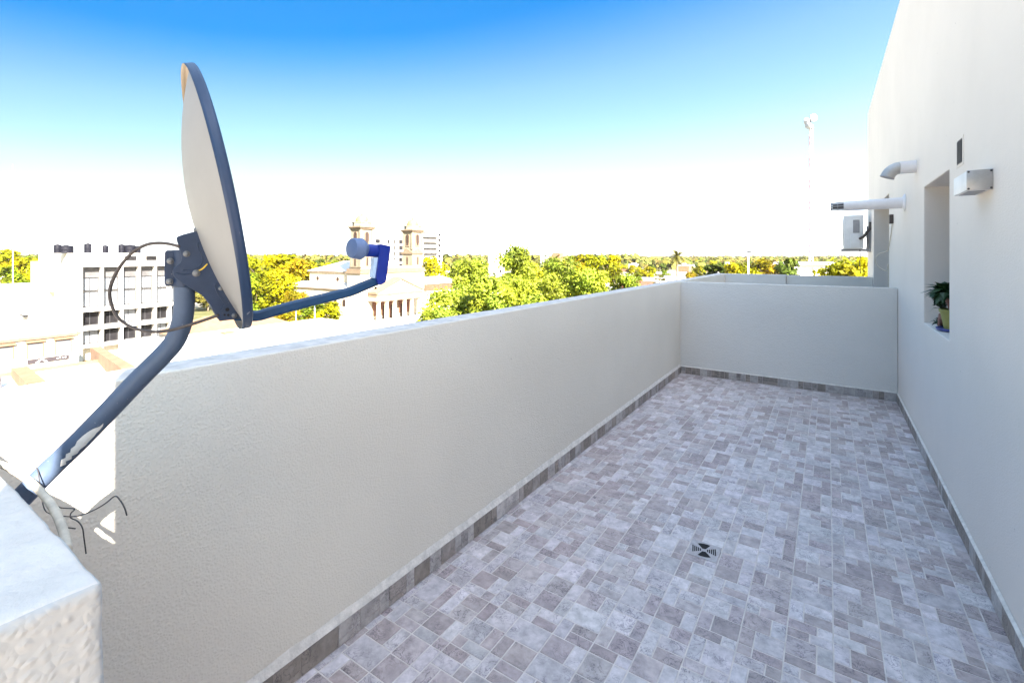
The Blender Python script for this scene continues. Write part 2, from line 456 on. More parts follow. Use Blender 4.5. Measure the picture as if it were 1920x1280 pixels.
# ------------------------------------------------------------------ mesh helpers
class MB:
    def __init__(s):
        s.v, s.f, s.m, s.c = [], [], [], []

    def add(s, vs, fs, mi=0, col=None):
        o = len(s.v)
        s.v += [V(p) for p in vs]
        for f in fs:
            s.f.append([o + i for i in f])
            s.m.append(mi)
            s.c.append(col)
        return s

    def quad(s, a, b, c, d, mi=0, col=None):
        return s.add([a, b, c, d], [(0, 1, 2, 3)], mi, col)

    def box(s, x0, y0, z0, x1, y1, z1, mi=0, col=None):
        vs = [(x0, y0, z0), (x1, y0, z0), (x1, y1, z0), (x0, y1, z0), (x0, y0, z1), (x1, y0, z1), (x1, y1, z1), (x0, y1, z1)]
        return s.add(vs, [(3, 2, 1, 0), (4, 5, 6, 7), (0, 1, 5, 4), (1, 2, 6, 5), (2, 3, 7, 6), (3, 0, 4, 7)], mi, col)

    def obox(s, c, ax, ay, az, mi=0, ch=0.0):
        """box on three half-axis vectors; ch chamfers its edges"""
        c = V(c)
        if not ch:
            vs = [c + ax * i + ay * j + az * k for k in (-1, 1) for j in (-1, 1) for i in (-1, 1)]
            return s.add(vs, [(0, 2, 3, 1), (4, 5, 7, 6), (0, 1, 5, 4), (1, 3, 7, 5), (3, 2, 6, 7), (2, 0, 4, 6)], mi)
        bm = bmesh.new()
        bmesh.ops.create_cube(bm, size=2)
        for v in bm.verts:
            v.co = c + ax * v.co.x + ay * v.co.y + az * v.co.z
        bmesh.ops.bevel(bm, geom=list(bm.edges), offset=ch, segments=2, affect='EDGES', profile=0.5)
        bm.verts.index_update()
        s.add([v.co.copy() for v in bm.verts], [[v.index for v in f.verts] for f in bm.faces], mi)
        bm.free()
        return s

    def tube(s, path, r, n=12, mi=0, caps=True, flat=None):
        """round tube along a path; r is a number or a list; flat=(vec,k) scales one cross axis"""
        path = [V(p) for p in path]
        k = len(path)
        rs = r if isinstance(r, (list, tuple)) else [r] * k
        up = None
        o = len(s.v)
        for i, p in enumerate(path):
            t = (path[min(i + 1, k - 1)] - path[max(i - 1, 0)]).normalized()
            if up is None:
                up = V((0, 0, 1)) if abs(t.z) < 0.9 else V((1, 0, 0))
            a = (up - t * up.dot(t)).normalized()
            b = t.cross(a)
            up = a
            for j in range(n):
                w = 2 * math.pi * j / n
                s.v.append(p + (a * math.cos(w) + b * math.sin(w)) * rs[i])
        for i in range(k - 1):
            for j in range(n):
                s.f.append([o + i * n + j, o + i * n + (j + 1) % n, o + (i + 1) * n + (j + 1) % n, o + (i + 1) * n + j])
                s.m.append(mi)
                s.c.append(None)
        if caps:
            s.f.append([o + j for j in range(n)][::-1])
            s.f.append([o + (k - 1) * n + j for j in range(n)])
            s.m += [mi, mi]
            s.c += [None, None]
        return s

    def lathe(s, base, prof, axis=V((0, 0, 1)), n=20, mi=0, sx=1.0, sy=1.0):
        axis = V(axis).normalized()
        a = V((0, 0, 1)) if abs(axis.z) < 0.9 else V((1, 0, 0))
        a = (a - axis * a.dot(axis)).normalized()
        b = axis.cross(a)
        base = V(base)
        o = len(s.v)
        for (r, h) in prof:
            for j in range(n):
                w = 2 * math.pi * j / n
                s.v.append(base + axis * h + (a * math.cos(w) * sx + b * math.sin(w) * sy) * max(r, 1e-4))
        for i in range(len(prof) - 1):
            for j in range(n):
                s.f.append([o + i * n + j, o + i * n + (j + 1) % n, o + (i + 1) * n + (j + 1) % n, o + (i + 1) * n + j])
                s.m.append(mi)
                s.c.append(None)
        s.f.append([o + j for j in range(n)][::-1])
        s.f.append([o + (len(prof) - 1) * n + j for j in range(n)])
        s.m += [mi, mi]
        s.c += [None, None]
        return s

    def prism(s, poly, ext, mi=0):
        poly = [V(p) for p in poly]
        ext = V(ext)
        n = len(poly)
        vs = poly + [p + ext for p in poly]
        fs = [list(range(n))[::-1], list(range(n, 2 * n))] + [[i, (i + 1) % n, n + (i + 1) % n, n + i] for i in range(n)]
        return s.add(vs, fs, mi)

    def build(s, name, mats, parent=None, origin=None, smooth=False, fix=True, angle=None):
        """links ONE object; vertices are given in world space unless origin is (0,0,0)-local"""
        base = V(origin) if origin is not None else (V(ORIG.get(parent.name, (0, 0, 0))) if parent else V((0, 0, 0)))
        me = bpy.data.meshes.new(name)
        me.from_pydata([tuple(p - base) for p in s.v], [], s.f)
        if not isinstance(mats, (list, tuple)):
            mats = [mats]
        for m in mats:
            me.materials.append(m)
        me.polygons.foreach_set('material_index', s.m)
        if any(c is not None for c in s.c):
            ca = me.color_attributes.new('Col', 'FLOAT_COLOR', 'CORNER')
            buf = []
            for f, c in zip(s.f, s.c):
                c = c if c is not None else (1, 1, 1)
                buf += (list(c) + [1.0]) * len(f)
            ca.data.foreach_set('color', buf)
        if fix:
            bm = bmesh.new()
            bm.from_mesh(me)
            bmesh.ops.recalc_face_normals(bm, faces=bm.faces)
            bm.to_mesh(me)
            bm.free()
        if smooth or angle:
            me.polygons.foreach_set('use_smooth', [True] * len(me.polygons))
            if angle:
                me.set_sharp_from_angle(angle=rad(angle))
        me.update()
        o = bpy.data.objects.new(name, me)
        COL.objects.link(o)
        if parent:
            o.parent = parent
            ORIG[o.name] = tuple(base)
        else:
            o.location = base
            ORIG[o.name] = tuple(base)
        return o


ORIG = {}


def tag(o, label, cat, group=None):
    o['label'] = label
    o['category'] = cat
    if group:
        o['group'] = group
    return o


def thing(name, label, cat, loc=(0, 0, 0), group=None):
    o = bpy.data.objects.new(name, None)
    o.empty_display_size = 0.2
    COL.objects.link(o)
    o.location = loc
    ORIG[o.name] = tuple(loc)
    return tag(o, label, cat, group)


def structure(o):
    o['kind'] = 'structure'
    return o


def copy_thing(src, loc, rz=0.0, s=1.0, label=None, group=None):
    r = src.copy()
    COL.objects.link(r)
    r.location = loc
    r.rotation_euler = (0, 0, rz)
    r.scale = (s, s, s) if not isinstance(s, tuple) else s
    if label:
        r['label'] = label
    if group:
        r['group'] = group
    for ch in list(src.children):
        c = ch.copy()
        COL.objects.link(c)
        c.parent = r
        for g in ch.children:
            d = g.copy()
            COL.objects.link(d)
            d.parent = c
    return r


def bevel(o, w, seg=2):
    md = o.modifiers.new('bevel', 'BEVEL')
    md.width = w
    md.segments = seg
    md.limit_method = 'ANGLE'
    md.angle_limit = rad(40)
    return o


def smooth_path(pts, n=8):
    pts = [V(p) for p in pts]
    q = [pts[0]] + pts + [pts[-1]]
    out = []
    for i in range(1, len(q) - 2):
        a, b, c, d = q[i - 1], q[i], q[i + 1], q[i + 2]
        for k in range(n):
            t = k / n
            out.append(0.5 * ((2 * b) + (c - a) * t + (2 * a - 5 * b + 4 * c - d) * t * t + (3 * b - a - 3 * c + d) * t ** 3))
    out.append(pts[-1])
    return out


rng = random.Random(7)

# ------------------------------------------------------------------ camera, light, sky
cam = bpy.data.cameras.new('camera')
co = bpy.data.objects.new('camera', cam)
COL.objects.link(co)
co.location = (0, 0, EYE)
co.rotation_euler = (rad(90), 0, math.atan2(0.5539, 0.8326))
cam.sensor_width = 36
cam.lens = F / 1920 * 36
cam.shift_y = -(640 - HY) / 1920
cam.clip_start = 0.02
cam.clip_end = 12000
sc.camera = co

sun = bpy.data.lights.new('sun', 'SUN')
sun.energy = 5.0
sun.angle = rad(0.5)
sun.color = (1.0, 0.92, 0.80)
so = bpy.data.objects.new('sun', sun)
so.rotation_euler = SUN_DIR.to_track_quat('-Z', 'Y').to_euler()
so.location = (20, -10, 30)
COL.objects.link(so)

w = bpy.data.worlds.new('World')
sc.world = w
w.use_nodes = True
NT = w.node_tree
bg = NT.nodes['Background']
sky = NT.nodes.new('ShaderNodeTexSky')
sky.sky_type = 'NISHITA'
sky.sun_disc = False
sky.sun_elevation = math.asin(-SUN_DIR.z)
sky.sun_rotation = math.atan2(-SUN_DIR.x, -SUN_DIR.y)
sky.air_density = 1.0
sky.dust_density = 1.0
sky.ozone_density = 1.5
# the sky deepens to a strong blue with height, most of all on the side away from the sun
tcw = NT.nodes.new('ShaderNodeTexCoord')
sxy = NT.nodes.new('ShaderNodeSeparateXYZ')
NT.links.new(tcw.outputs['Generated'], sxy.inputs[0])


def wmath(op, a, b=None, c=None):
    q = NT.nodes.new('ShaderNodeMath')
    q.operation = op
    for i, x in enumerate((a, b, c)):
        if x is None:
            continue
        if isinstance(x, (int, float)):
            q.inputs[i].default_value = x
        else:
            NT.links.new(x, q.inputs[i])
    return q.outputs[0]


hx, hy_, hz = sxy.outputs
hlen = wmath('MAXIMUM', wmath('SQRT', wmath('ADD', wmath('MULTIPLY', hx, hx), wmath('MULTIPLY', hy_, hy_))), 0.01)
away = wmath('DIVIDE', wmath('ADD', wmath('MULTIPLY', hx, -0.8326), wmath('MULTIPLY', hy_, -0.5539)), hlen)
slope = wmath('MULTIPLY_ADD', wmath('MAXIMUM', away, 0.0), 0.50, wmath('MULTIPLY_ADD', wmath('MINIMUM', away, 0.0), 0.32, 1.0))
tel = wmath('MULTIPLY', wmath('DIVIDE', hz, hlen), slope)
fac = wmath('DIVIDE', tel, 2.5)
rw = NT.nodes.new('ShaderNodeValToRGB')
SKY = [(0.0, (0.6832, 0.6832, 0.854)), (0.05, (0.649, 0.649, 0.7515)), (0.087, (0.5124, 0.4236, 0.4236)), (0.1137, (0.4099, 0.3211, 0.2733)), (0.1464, (0.3972, 0.3245, 0.2528)), (0.1996, (0.3833, 0.344, 0.2698)), (0.256, (0.328, 0.3621, 0.2903)), (0.3478, (0.2733, 0.3416, 0.3211)), (0.4004, (0.205, 0.3109, 0.3533)), (0.4672, (0.095, 0.268, 0.388)), (0.5123, (0.035, 0.238, 0.39)), (0.62, (0.04, 0.26, 0.41)), (0.85, (0.6, 0.8, 0.8)), (1.1, (1.75, 1.6, 1.28)), (1.6, (2.55, 2.1, 1.55))]
els = rw.color_ramp.elements
els[0].position, els[0].color = 0.0, (*SKY[0][1], 1)
els[1].position, els[1].color = SKY[-1][0] / 2.5, (*SKY[-1][1], 1)
for t_, c_ in SKY[1:-1]:
    e_ = els.new(t_ / 2.5)
    e_.color = (*c_, 1)
NT.links.new(fac, rw.inputs['Fac'])
mulw = NT.nodes.new('ShaderNodeVectorMath')
mulw.operation = 'MULTIPLY'
NT.links.new(sky.outputs[0], mulw.inputs[0])
NT.links.new(rw.outputs['Color'], mulw.inputs[1])
sunward = wmath('MULTIPLY_ADD', wmath('MAXIMUM', wmath('MULTIPLY', away, -1.0), 0.0), 0.55, wmath('MULTIPLY_ADD', wmath('MAXIMUM', away, 0.0), -0.34, 1.0))
scw = NT.nodes.new('ShaderNodeVectorMath')
scw.operation = 'SCALE'
NT.links.new(mulw.outputs['Vector'], scw.inputs[0])
NT.links.new(sunward, scw.inputs['Scale'])
NT.links.new(scw.outputs['Vector'], bg.inputs['Color'])
bg.inputs['Strength'].default_value = 0.10

sc.view_settings.view_transform = 'Standard'
sc.view_settings.look = 'None'
sc.view_settings.exposure = 2.87
sc.view_settings.gamma = 1.0
sc.view_settings.use_curve_mapping = False
sc.render.engine = 'CYCLES'
sc.cycles.use_denoising = True
sc.cycles.max_bounces = 8
sc.cycles.diffuse_bounces = 5
sc.cycles.transparent_max_bounces = 8

# ------------------------------------------------------------------ the terrace
TX0, TX1, TY1 = -1.57, 0.60, 6.25     # inner faces of parapet, building and far divider
PH = EYE - 0.3305                     # parapet height


def terrace_floor():
    mb = MB()
    mb.box(TX0 - 0.05, -3.0, -0.25, TX1 + 0.05, TY1 + 0.02, -0.0018, 1)
    r = random.Random(11)
    light = [(0.51, 0.462, 0.475), (0.48, 0.434, 0.446), (0.54, 0.49, 0.505), (0.455, 0.41, 0.42)]
    dark = [(0.38, 0.317, 0.315), (0.405, 0.342, 0.34), (0.355, 0.292, 0.29), (0.42, 0.362, 0.36)]
    T = 0.31
    H = T / 2

    def piece(x0, y0, x1, y1, d):
        g = 0.0024
        x0, x1, y0, y1 = x0 + g, x1 - g, y0 + g, y1 - g
        x0, x1, y0, y1 = max(x0, TX0 + 0.004), min(x1, TX1 - 0.004), max(y0, -2.99), min(y1, TY1 - 0.004)
        if x1 - x0 < 0.008 or y1 - y0 < 0.008:
            return
        c = r.choice(dark if d else light)
        k = r.uniform(0.9, 1.1)
        c = tuple(q * k * r.uniform(0.985, 1.015) for q in c)
        e = 0.0012
        vs = [(x0, y0, -0.0017), (x1, y0, -0.0017), (x1, y1, -0.0017), (x0, y1, -0.0017),
              (x0 + e, y0 + e, 0), (x1 - e, y0 + e, 0), (x1 - e, y1 - e, 0), (x0 + e, y1 - e, 0)]
        mb.add(vs, [(4, 5, 6, 7), (0, 1, 5, 4), (1, 2, 6, 5), (2, 3, 7, 6), (3, 0, 4, 7)], 0, c)

    # the printed design: two columns per tile, rows of mixed blocks
    def column(x0, wd, y0, y1, rr):
        y = y0
        while y < y1 - 0.02:
            h = rr.choice([0.05, 0.052, 0.10, 0.10, 0.105, 0.13])
            if y1 - (y + h) < 0.045:
                h = y1 - y
            k = rr.random()
            f0 = rr.random() < 0.5
            if k < (0.16 if h > 0.09 else 0.04):
                piece(x0, y, x0 + wd, y + h, f0)
            elif k < 0.42:
                piece(x0, y, x0 + wd * 0.66, y + h, f0)
                piece(x0 + wd * 0.66, y, x0 + wd, y + h, not f0)
            elif k < 0.76:
                piece(x0, y, x0 + wd * 0.34, y + h, f0)
                piece(x0 + wd * 0.34, y, x0 + wd, y + h, not f0 if rr.random() < 0.75 else f0)
            elif h > 0.09:
                piece(x0, y, x0 + wd * 0.34, y + h, False)
                piece(x0 + wd * 0.34, y, x0 + wd, y + h * 0.5, True)
                piece(x0 + wd * 0.34, y + h * 0.5, x0 + wd, y + h, rr.random() < 0.4)
            else:
                piece(x0, y, x0 + wd * 0.5, y + h, f0)
                piece(x0 + wd * 0.5, y, x0 + wd, y + h, not f0)
            y += h
    nx = 8
    for i in range(nx):
        x0 = -0.292 + (i - 5) * T
        for j in range(-10, 22):
            y0 = j * T + 0.11
            column(x0, H, y0, y0 + T, random.Random(r.randrange(9)))
            column(x0 + H, H, y0, y0 + T, random.Random(20 + r.randrange(9)))
    return structure(mb.build('terrace_floor', [M['tile'], M['grout']], fix=False))


terrace_floor()


def skirting(parent, a, b, inward, h=0.088, t=0.011, seed=1, band=0.03):
    """cut tile strips along a wall foot with a mortar fillet on top"""
    r = random.Random(seed)
    a, b, n = V(a), V(b), V(inward)
    L = (b - a).length
    d = (b - a).normalized()
    up = V((0, 0, 1))
    mb = MB()
    mb.prism([a - n * 0.002, a + n * (t - 0.002), a + n * (t - 0.002) + up * h, a - n * 0.002 + up * h], d * L, 1)
    x = 0.0
    k = 0
    while x < L:
        wd = r.choice([0.05, 0.052, 0.10, 0.05, 0.08, 0.155])
        x1 = min(x + wd, L)
        c = r.choice([(0.43, 0.40, 0.39), (0.29, 0.25, 0.22), (0.34, 0.30, 0.28), (0.25, 0.215, 0.19), (0.40, 0.37, 0.36)])
        kk = r.uniform(0.9, 1.1)
        c = tuple(q * kk for q in c)
        o = a + n * (t - 0.001)
        split = r.random() < 0.35
        zs = [(0.004, h * 0.33), (h * 0.33, h)] if split else [(0.004, h)]
        for z0, z1 in zs:
            kk = r.uniform(0.85, 1.1)
            c2 = tuple(q * kk for q in c)
            mb.prism([o + d * (x + 0.0014) + up * (z0 + 0.001), o + d * (x1 - 0.0014) + up * (z0 + 0.001), o + d * (x1 - 0.0014) + up * (z1 - 0.001), o + d * (x + 0.0014) + up * (z1 - 0.001)], n * 0.0022, 0)
            for q in range(len(mb.f) - 6, len(mb.f)):  # colour the six faces just added
                mb.c[q] = c2
        x = x1
        k += 1
    # fillet: uneven sloping mortar
    n_seg = max(6, int(L / 0.06))
    vs, fs = [], []
    for i in range(n_seg + 1):
        p = a + d * (L * i / n_seg)
        q = band * (1 + 0.22 * mnoise.noise(p * 9))
        vs += [p + n * (t + 0.0015) + up * (h + 0.0005), p + n * (t * 0.8) + up * (h + q * 0.35), p + n * 0.0012 + up * (h + q)]
    for i in range(n_seg):
        for j in range(2):
            fs.append((i * 3 + j, i * 3 + 3 + j, i * 3 + 4 + j, i * 3 + 1 + j))
    mb.add(vs, fs, 2)
    return mb.build('skirting', [M['tile'], M['grout'], M['mortar']], parent, fix=True)


def rough_wall(mb, x0, y0, z0, x1, y1, z1, step, amp, seed=0, mi=0, mtop=0, rad_=0.01):
    """box with rounded uneven edges: gridded, then pushed about by noise"""
    bm = bmesh.new()
    bmesh.ops.create_cube(bm, size=1)
    for v in bm.verts:
        v.co = V((x0 + (v.co.x + .5) * (x1 - x0), y0 + (v.co.y + .5) * (y1 - y0), z0 + (v.co.z + .5) * (z1 - z0)))
    bmesh.ops.bevel(bm, geom=list(bm.edges), offset=rad_, segments=3, affect='EDGES', profile=0.5)
    for ax in range(3):
        lo, hi = (x0, y0, z0)[ax], (x1, y1, z1)[ax]
        n = int((hi - lo) / step)
        for i in range(1, n):
            c = [0, 0, 0]
            c[ax] = lo + (hi - lo) * i / n
            no = [0, 0, 0]
            no[ax] = 1
            bmesh.ops.bisect_plane(bm, geom=list(bm.verts) + list(bm.edges) + list(bm.faces), plane_co=c, plane_no=no)
    bm.normal_update()
    for v in bm.verts:
        p = v.co * 9 + V((seed, seed, seed))
        v.co += v.normal * (mnoise.noise(p) * amp + mnoise.noise(p * 3.1) * amp * 0.5 + (mnoise.noise(p * 7.3) * amp * 0.35 if step < 0.02 else 0))
    bm.verts.index_update()
    o = len(mb.v)
    mb.v += [v.co.copy() for v in bm.verts]
    for f in bm.faces:
        mb.f.append([o + v.index for v in f.verts])
        mb.m.append(mtop if f.normal.z > 0.8 else mi)
        mb.c.append(None)
    bm.free()


# long parapet on the street side
pw = thing('parapet_wall', 'long cream stucco parapet along the street edge of the tiled terrace', 'wall', (TX0 - 0.07, 3, 0))
mb = MB()
rough_wall(mb, TX0 - 0.14, -3.0, -0.25, TX0, TY1 + 3.2, PH, 0.35, 0.0022, 3, 0, 1, 0.007)
mb.build('wall', [M['stucco'], M['coping']], pw, angle=50)
skirting(pw, (TX0, 0.174, 0), (TX0, TY1, 0), (1, 0, 0), seed=4, band=0.034)

# divider between this terrace and the next
dv = thing('divider_wall', 'pale divider wall closing the far end of the tiled terrace', 'wall', (-0.5, TY1 + 0.06, 0))
mb = MB()
rough_wall(mb, TX0 - 0.002, TY1, -0.25, TX1 - 0.002, TY1 + 0.13, PH - 0.006, 0.35, 0.0018, 8, 0, 1, 0.006)
mb.build('wall', [M['stucco_pale'], M['coping']], dv, angle=50)
skirting(dv, (TX0 + 0.013, TY1, 0), (TX1 - 0.013, TY1, 0), (0, -1, 0), seed=9, band=0.012)

# stub of divider beside the camera
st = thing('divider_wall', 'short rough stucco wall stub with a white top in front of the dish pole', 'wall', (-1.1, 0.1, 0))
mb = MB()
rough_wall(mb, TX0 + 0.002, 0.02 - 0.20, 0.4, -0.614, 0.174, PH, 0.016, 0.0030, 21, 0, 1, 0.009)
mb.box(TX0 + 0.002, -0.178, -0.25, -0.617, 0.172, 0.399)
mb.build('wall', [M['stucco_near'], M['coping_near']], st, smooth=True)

# neighbouring terraces further along
structure(MB().box(TX0, TY1 + 0.13, -0.25, TX1, 14.0, -0.006).build('neighbour_floor', M['pavement']))
nd = MB()
rough_wall(nd, TX0 - 0.001, 9.40, -0.25, -0.60, 9.53, PH - 0.003, 0.5, 0.0015, 31, 0, 1, 0.006)
tag(nd.build('divider_wall', [M['stucco_pale'], M['coping']], origin=(-1.0, 9.4, 0), angle=50), 'cream wall section between neighbour terraces, seen over the pale divider wall', 'wall')
nd = MB()
rough_wall(nd, -0.597, 9.46, -0.25, TX1 - 0.004, 9.60, PH - 0.012, 0.5, 0.0015, 35, 0, 1, 0.006)
tag(nd.build('divider_wall', [M['stucco_pale'], M['coping']], origin=(0, 9.5, 0), angle=50), 'set back wall section beneath the air conditioner, touching the cream building', 'wall')

# ------------------------------------------------------------------ the building on the sunless side
bd = thing('apartment_building', 'tall cream rendered building wall with window recess along the terrace', 'building', (4, 5, 0))
WT = 4.05
holes = [(3.78, 4.68, 0.995, 2.01), (7.10, 9.37, 0.0, 2.23)]
ys = sorted({-0.65, 10.68, *[h[0] for h in holes], *[h[1] for h in holes]})
zs = sorted({-0.25, WT, *[h[2] for h in holes], *[h[3] for h in holes]})
bm = bmesh.new()
TH = 0.26
cells = {}
for i in range(len(ys) - 1):
    for j in range(len(zs) - 1):
        yc, zc = (ys[i] + ys[i + 1]) / 2, (zs[j] + zs[j + 1]) / 2
        if not any(h[0] < yc < h[1] and h[2] < zc < h[3] for h in holes):
            cells[(i, j)] = 1
mb = MB()
for (i, j) in cells:
    a, b, c, d = ys[i], ys[i + 1], zs[j], zs[j + 1]
    mb.quad((TX1, a, c), (TX1, a, d), (TX1, b, d), (TX1, b, c))
    mb.quad((TX1 + TH, a, c), (TX1 + TH, b, c), (TX1 + TH, b, d), (TX1 + TH, a, d))
    for (di, dj, pa, pb) in ((-1, 0, (a, c), (a, d)), (1, 0, (b, c), (b, d)), (0, -1, (a, c), (b, c)), (0, 1, (a, d), (b, d))):
        if (i + di, j + dj) not in cells:
            mb.quad((TX1, *pa), (TX1, *pb), (TX1 + TH, *pb), (TX1 + TH, *pa))
bm.free()
wall = mb.build('wall', M['stucco_building'], bd)
me = wall.data
bm = bmesh.new()
bm.from_mesh(me)
bmesh.ops.remove_doubles(bm, verts=bm.verts, dist=1e-4)
bmesh.ops.recalc_face_normals(bm, faces=bm.faces)
bm.to_mesh(me)
bm.free()
bevel(wall, 0.006, 2)
skirting(bd, (TX1, TY1 - 0.004, 0), (TX1, -0.6, 0), (-1, 0, 0), seed=15, band=0.012)
mb = MB()
mb.box(TX1 + TH + 0.12, -0.65, -0.25, 9.0, 10.68, WT - 0.01)
mb.build('upper_storey', M['pale_render'], bd)
mb = MB()
mb.box(TX0 - 0.13, -12.0, G, 9.0, 10.9, -0.252)
mb.build('lower_storeys', M['pale_render'], bd)
for (a, b, c, d), nm in zip(holes, ('window', 'door')):
    x = TX1 + TH - 0.05
    mb = MB()
    t = 0.045
    a2, b2, c2, d2 = a + 0.002, b - 0.002, c + 0.002, d - 0.002
    mb.box(x, a2, c2, x + 0.05, a2 + t, d2)
    mb.box(x, b2 - t, c2, x + 0.05, b2, d2)
    mb.box(x, a2 + t, d2 - t, x + 0.05, b2 - t, d2)
    mb.box(x, a2 + t, c2, x + 0.05, b2 - t, c2 + t)
    mb.box(x + 0.003, (a + b) / 2 - 0.03, c2 + t, x + 0.047, (a + b) / 2 + 0.03, d2 - t)
    wf = mb.build(nm, M['frame'], bd)
    MB().box(x + 0.02, a2 + t - 0.005, c2 + t - 0.005, x + 0.026, b2 - t + 0.005, d2 - t + 0.005).build('pane', M['glass'], wf)

# louvred vent let into the wall
gv = thing('wall_vent', 'small dark louvred vent grille set high in the cream wall', 'vent', (TX1, 3.49, 2.06))
MB().box(TX1 - 0.003, 3.415, 1.985, TX1 + 0.004, 3.575, 2.14).build('frame', M['stucco_building'], gv)
mb = MB()
mb.box(TX1 - 0.0045, 3.438, 2.0, TX1 - 0.0032, 3.555, 2.126)
mb.build('opening', M['hole'], gv)
mb = MB()
for k in range(11):
    z = 2.002 + k * 0.0115
    mb.prism([(TX1 - 0.005, 3.437, z), (TX1 - 0.005, 3.437, z + 0.0028), (TX1 - 0.0065, 3.437, z + 0.0012)], (0, 0.119, 0), 0)
mb.build('louvres', M['grey_metal'], gv)

# boxed outlet with screwed end plate
bx = thing('vent_box', 'white metal box with four corner screws fixed to the building wall', 'vent box', (TX1, 3.0, 1.83))
mb = MB()
mb.obox((0.5575, 3.017, 1.8335), V((0.0425, 0, 0)), V((0, 0.129, 0)), V((0, 0, 0.0425)), ch=0.003)
mb.build('housing', M['white_metal'], bx, angle=40)
mb = MB()
mb.obox((0.5575, 2.884, 1.8335), V((0.0425, 0, 0)), V((0, 0.0025, 0)), V((0, 0, 0.0445)), ch=0.001)
mb.build('end_plate', M['galv'], bx, angle=40)
MB().box(0.53, 2.93, 1.7885, 0.585, 3.12, 1.7908).build('outlet', M['grey_metal'], bx)
for sx in (0.521, 0.594):
    for sz in (1.796, 1.871):
        MB().lathe((sx, 2.8825, sz), [(0.0045, 0.0), (0.0045, 0.002), (0.002, 0.003)], V((0, -1, 0)), 10).build('screw', M['dark_metal'], bx)

# elbow exhaust
el = thing('exhaust_elbow', 'galvanised exhaust pipe with an elbow turning down above the flue', 'exhaust pipe', (TX1, 5.05, 2.22))
path = [V((0.60, 5.05, 2.225)), V((0.50, 5.05, 2.225))]
for k in range(1, 5):
    a = k / 4 * rad(68)
    path.append(V((0.50 - 0.085 * math.sin(a), 5.05, 2.225 - 0.085 * (1 - math.cos(a)))))
path.append(path[-1] + V((-math.cos(rad(68)), 0, -math.sin(rad(68)))) * 0.02)
mb = MB()
mb.tube(path[1:], 0.049, 22, 0, caps=False)
mb.tube([p for p in path[1:]][::-1], 0.0455, 22, 1, caps=False)
mb.build('elbow', [M['galv'], M['hole']], el, angle=12, fix=False)
MB().tube([(0.605, 5.05, 2.225), (0.508, 5.05, 2.225), (0.497, 5.05, 2.225)], [0.051, 0.0505, 0.052], 24).build('pipe', M['flue'], el, angle=40)
MB().lathe(path[-1], [(0.0505, -0.004), (0.0515, 0.0), (0.0515, 0.004)], path[-1] - path[-2], 22).build('rim', M['grey_metal'], el, angle=40)

# straight boiler flue
fl = thing('boiler_flue', 'long white flue pipe with slotted tip sticking out of the cream wall', 'flue', (TX1, 5.717, 1.99))
MB().tube([(0.605, 5.717, 1.992), (0.13, 5.717, 1.986)], [0.051, 0.047], 26).build('pipe', M['flue'], fl, angle=40)
MB().lathe((0.598, 5.717, 1.992), [(0.083, 0.0), (0.080, 0.004), (0.066, 0.012), (0.054, 0.020)], V((-1, 0, 0)), 26).build('wall_collar', M['flue'], fl, angle=40)
mb = MB()
for k in range(10):
    a = 2 * math.pi * k / 10
    c = V((0, math.cos(a), math.sin(a)))
    tng = V((0, -math.sin(a), math.cos(a)))
    mb.prism([V((0.131, 5.717, 1.986)) + c * 0.046 - tng * 0.006, V((0.131, 5.717, 1.986)) + c * 0.046 + tng * 0.006,
              V((0.03, 5.717, 1.985)) + c * 0.037 + tng * 0.0045, V((0.03, 5.717, 1.985)) + c * 0.037 - tng * 0.0045], c * -0.004)
mb.lathe((0.034, 5.717, 1.985), [(0.034, 0.0), (0.039, 0.001), (0.038, 0.010), (0.034, 0.011)], V((-1, 0, 0)), 20)
mb.lathe((0.085, 5.717, 1.985), [(0.040, 0.0), (0.0425, 0.001), (0.042, 0.005), (0.039, 0.006)], V((-1, 0, 0)), 20)
mb.build('slotted_tip', M['grey_metal'], fl, angle=40)
MB().tube([(0.13, 5.717, 1.986), (0.04, 5.717, 1.985)], [0.030, 0.026], 14).build('inner_pipe', M['dark_metal'], fl, angle=40)

# split-system outdoor unit
ac = thing('air_conditioner', 'white outdoor air conditioner unit hung on brackets off the wall', 'air conditioner', (0.4, 10.2, 1.5))
Y0, Y1, Z0, Z1, XA, XB = 9.87, 10.60, 1.615, 2.18, 0.225, 0.50
MB().obox(((XA + XB) / 2, (Y0 + Y1) / 2, (Z0 + Z1) / 2), V(((XB - XA) / 2, 0, 0)), V((0, (Y1 - Y0) / 2, 0)), V((0, 0, (Z1 - Z0) / 2)), ch=0.012).build('casing', M['white_metal'], ac, angle=40)
MB().obox((0.385, Y0 - 0.016, 1.745), V((0.065, 0, 0)), V((0, 0.015, 0)), V((0, 0, 0.11)), ch=0.006).build('valve_cover', M['white_metal'], ac, angle=40)
MB().obox((0.40, Y0 - 0.002, 1.99), V((0.045, 0, 0)), V((0, 0.004, 0)), V((0, 0, 0.11)), ch=0.003).build('handle_recess', M['grey_metal'], ac)
MB().lathe((XA + 0.001, 10.13, 1.90), [(0.23, 0), (0.23, 0.006), (0.215, 0.008), (0.205, 0.004), (0.05, 0.004), (0.045, 0.01)], V((-1, 0, 0)), 32).build('fan_grille', M['grey_metal'], ac, angle=30)
for y in (9.95, 10.52):
    mb = MB()
    mb.box(0.20, y - 0.02, 1.575, 0.60, y + 0.02, 1.612)
    mb.box(0.575, y - 0.022, 1.56, 0.598, y + 0.022, 2.02)
    mb.prism([(0.574, y - 0.008, 1.60), (0.574, y - 0.008, 1.63), (0.512, y - 0.008, 1.99), (0.512, y - 0.008, 1.95)], (0, 0.016, 0))
    mb.build('bracket', M['grey_metal'], ac)
mb = MB()
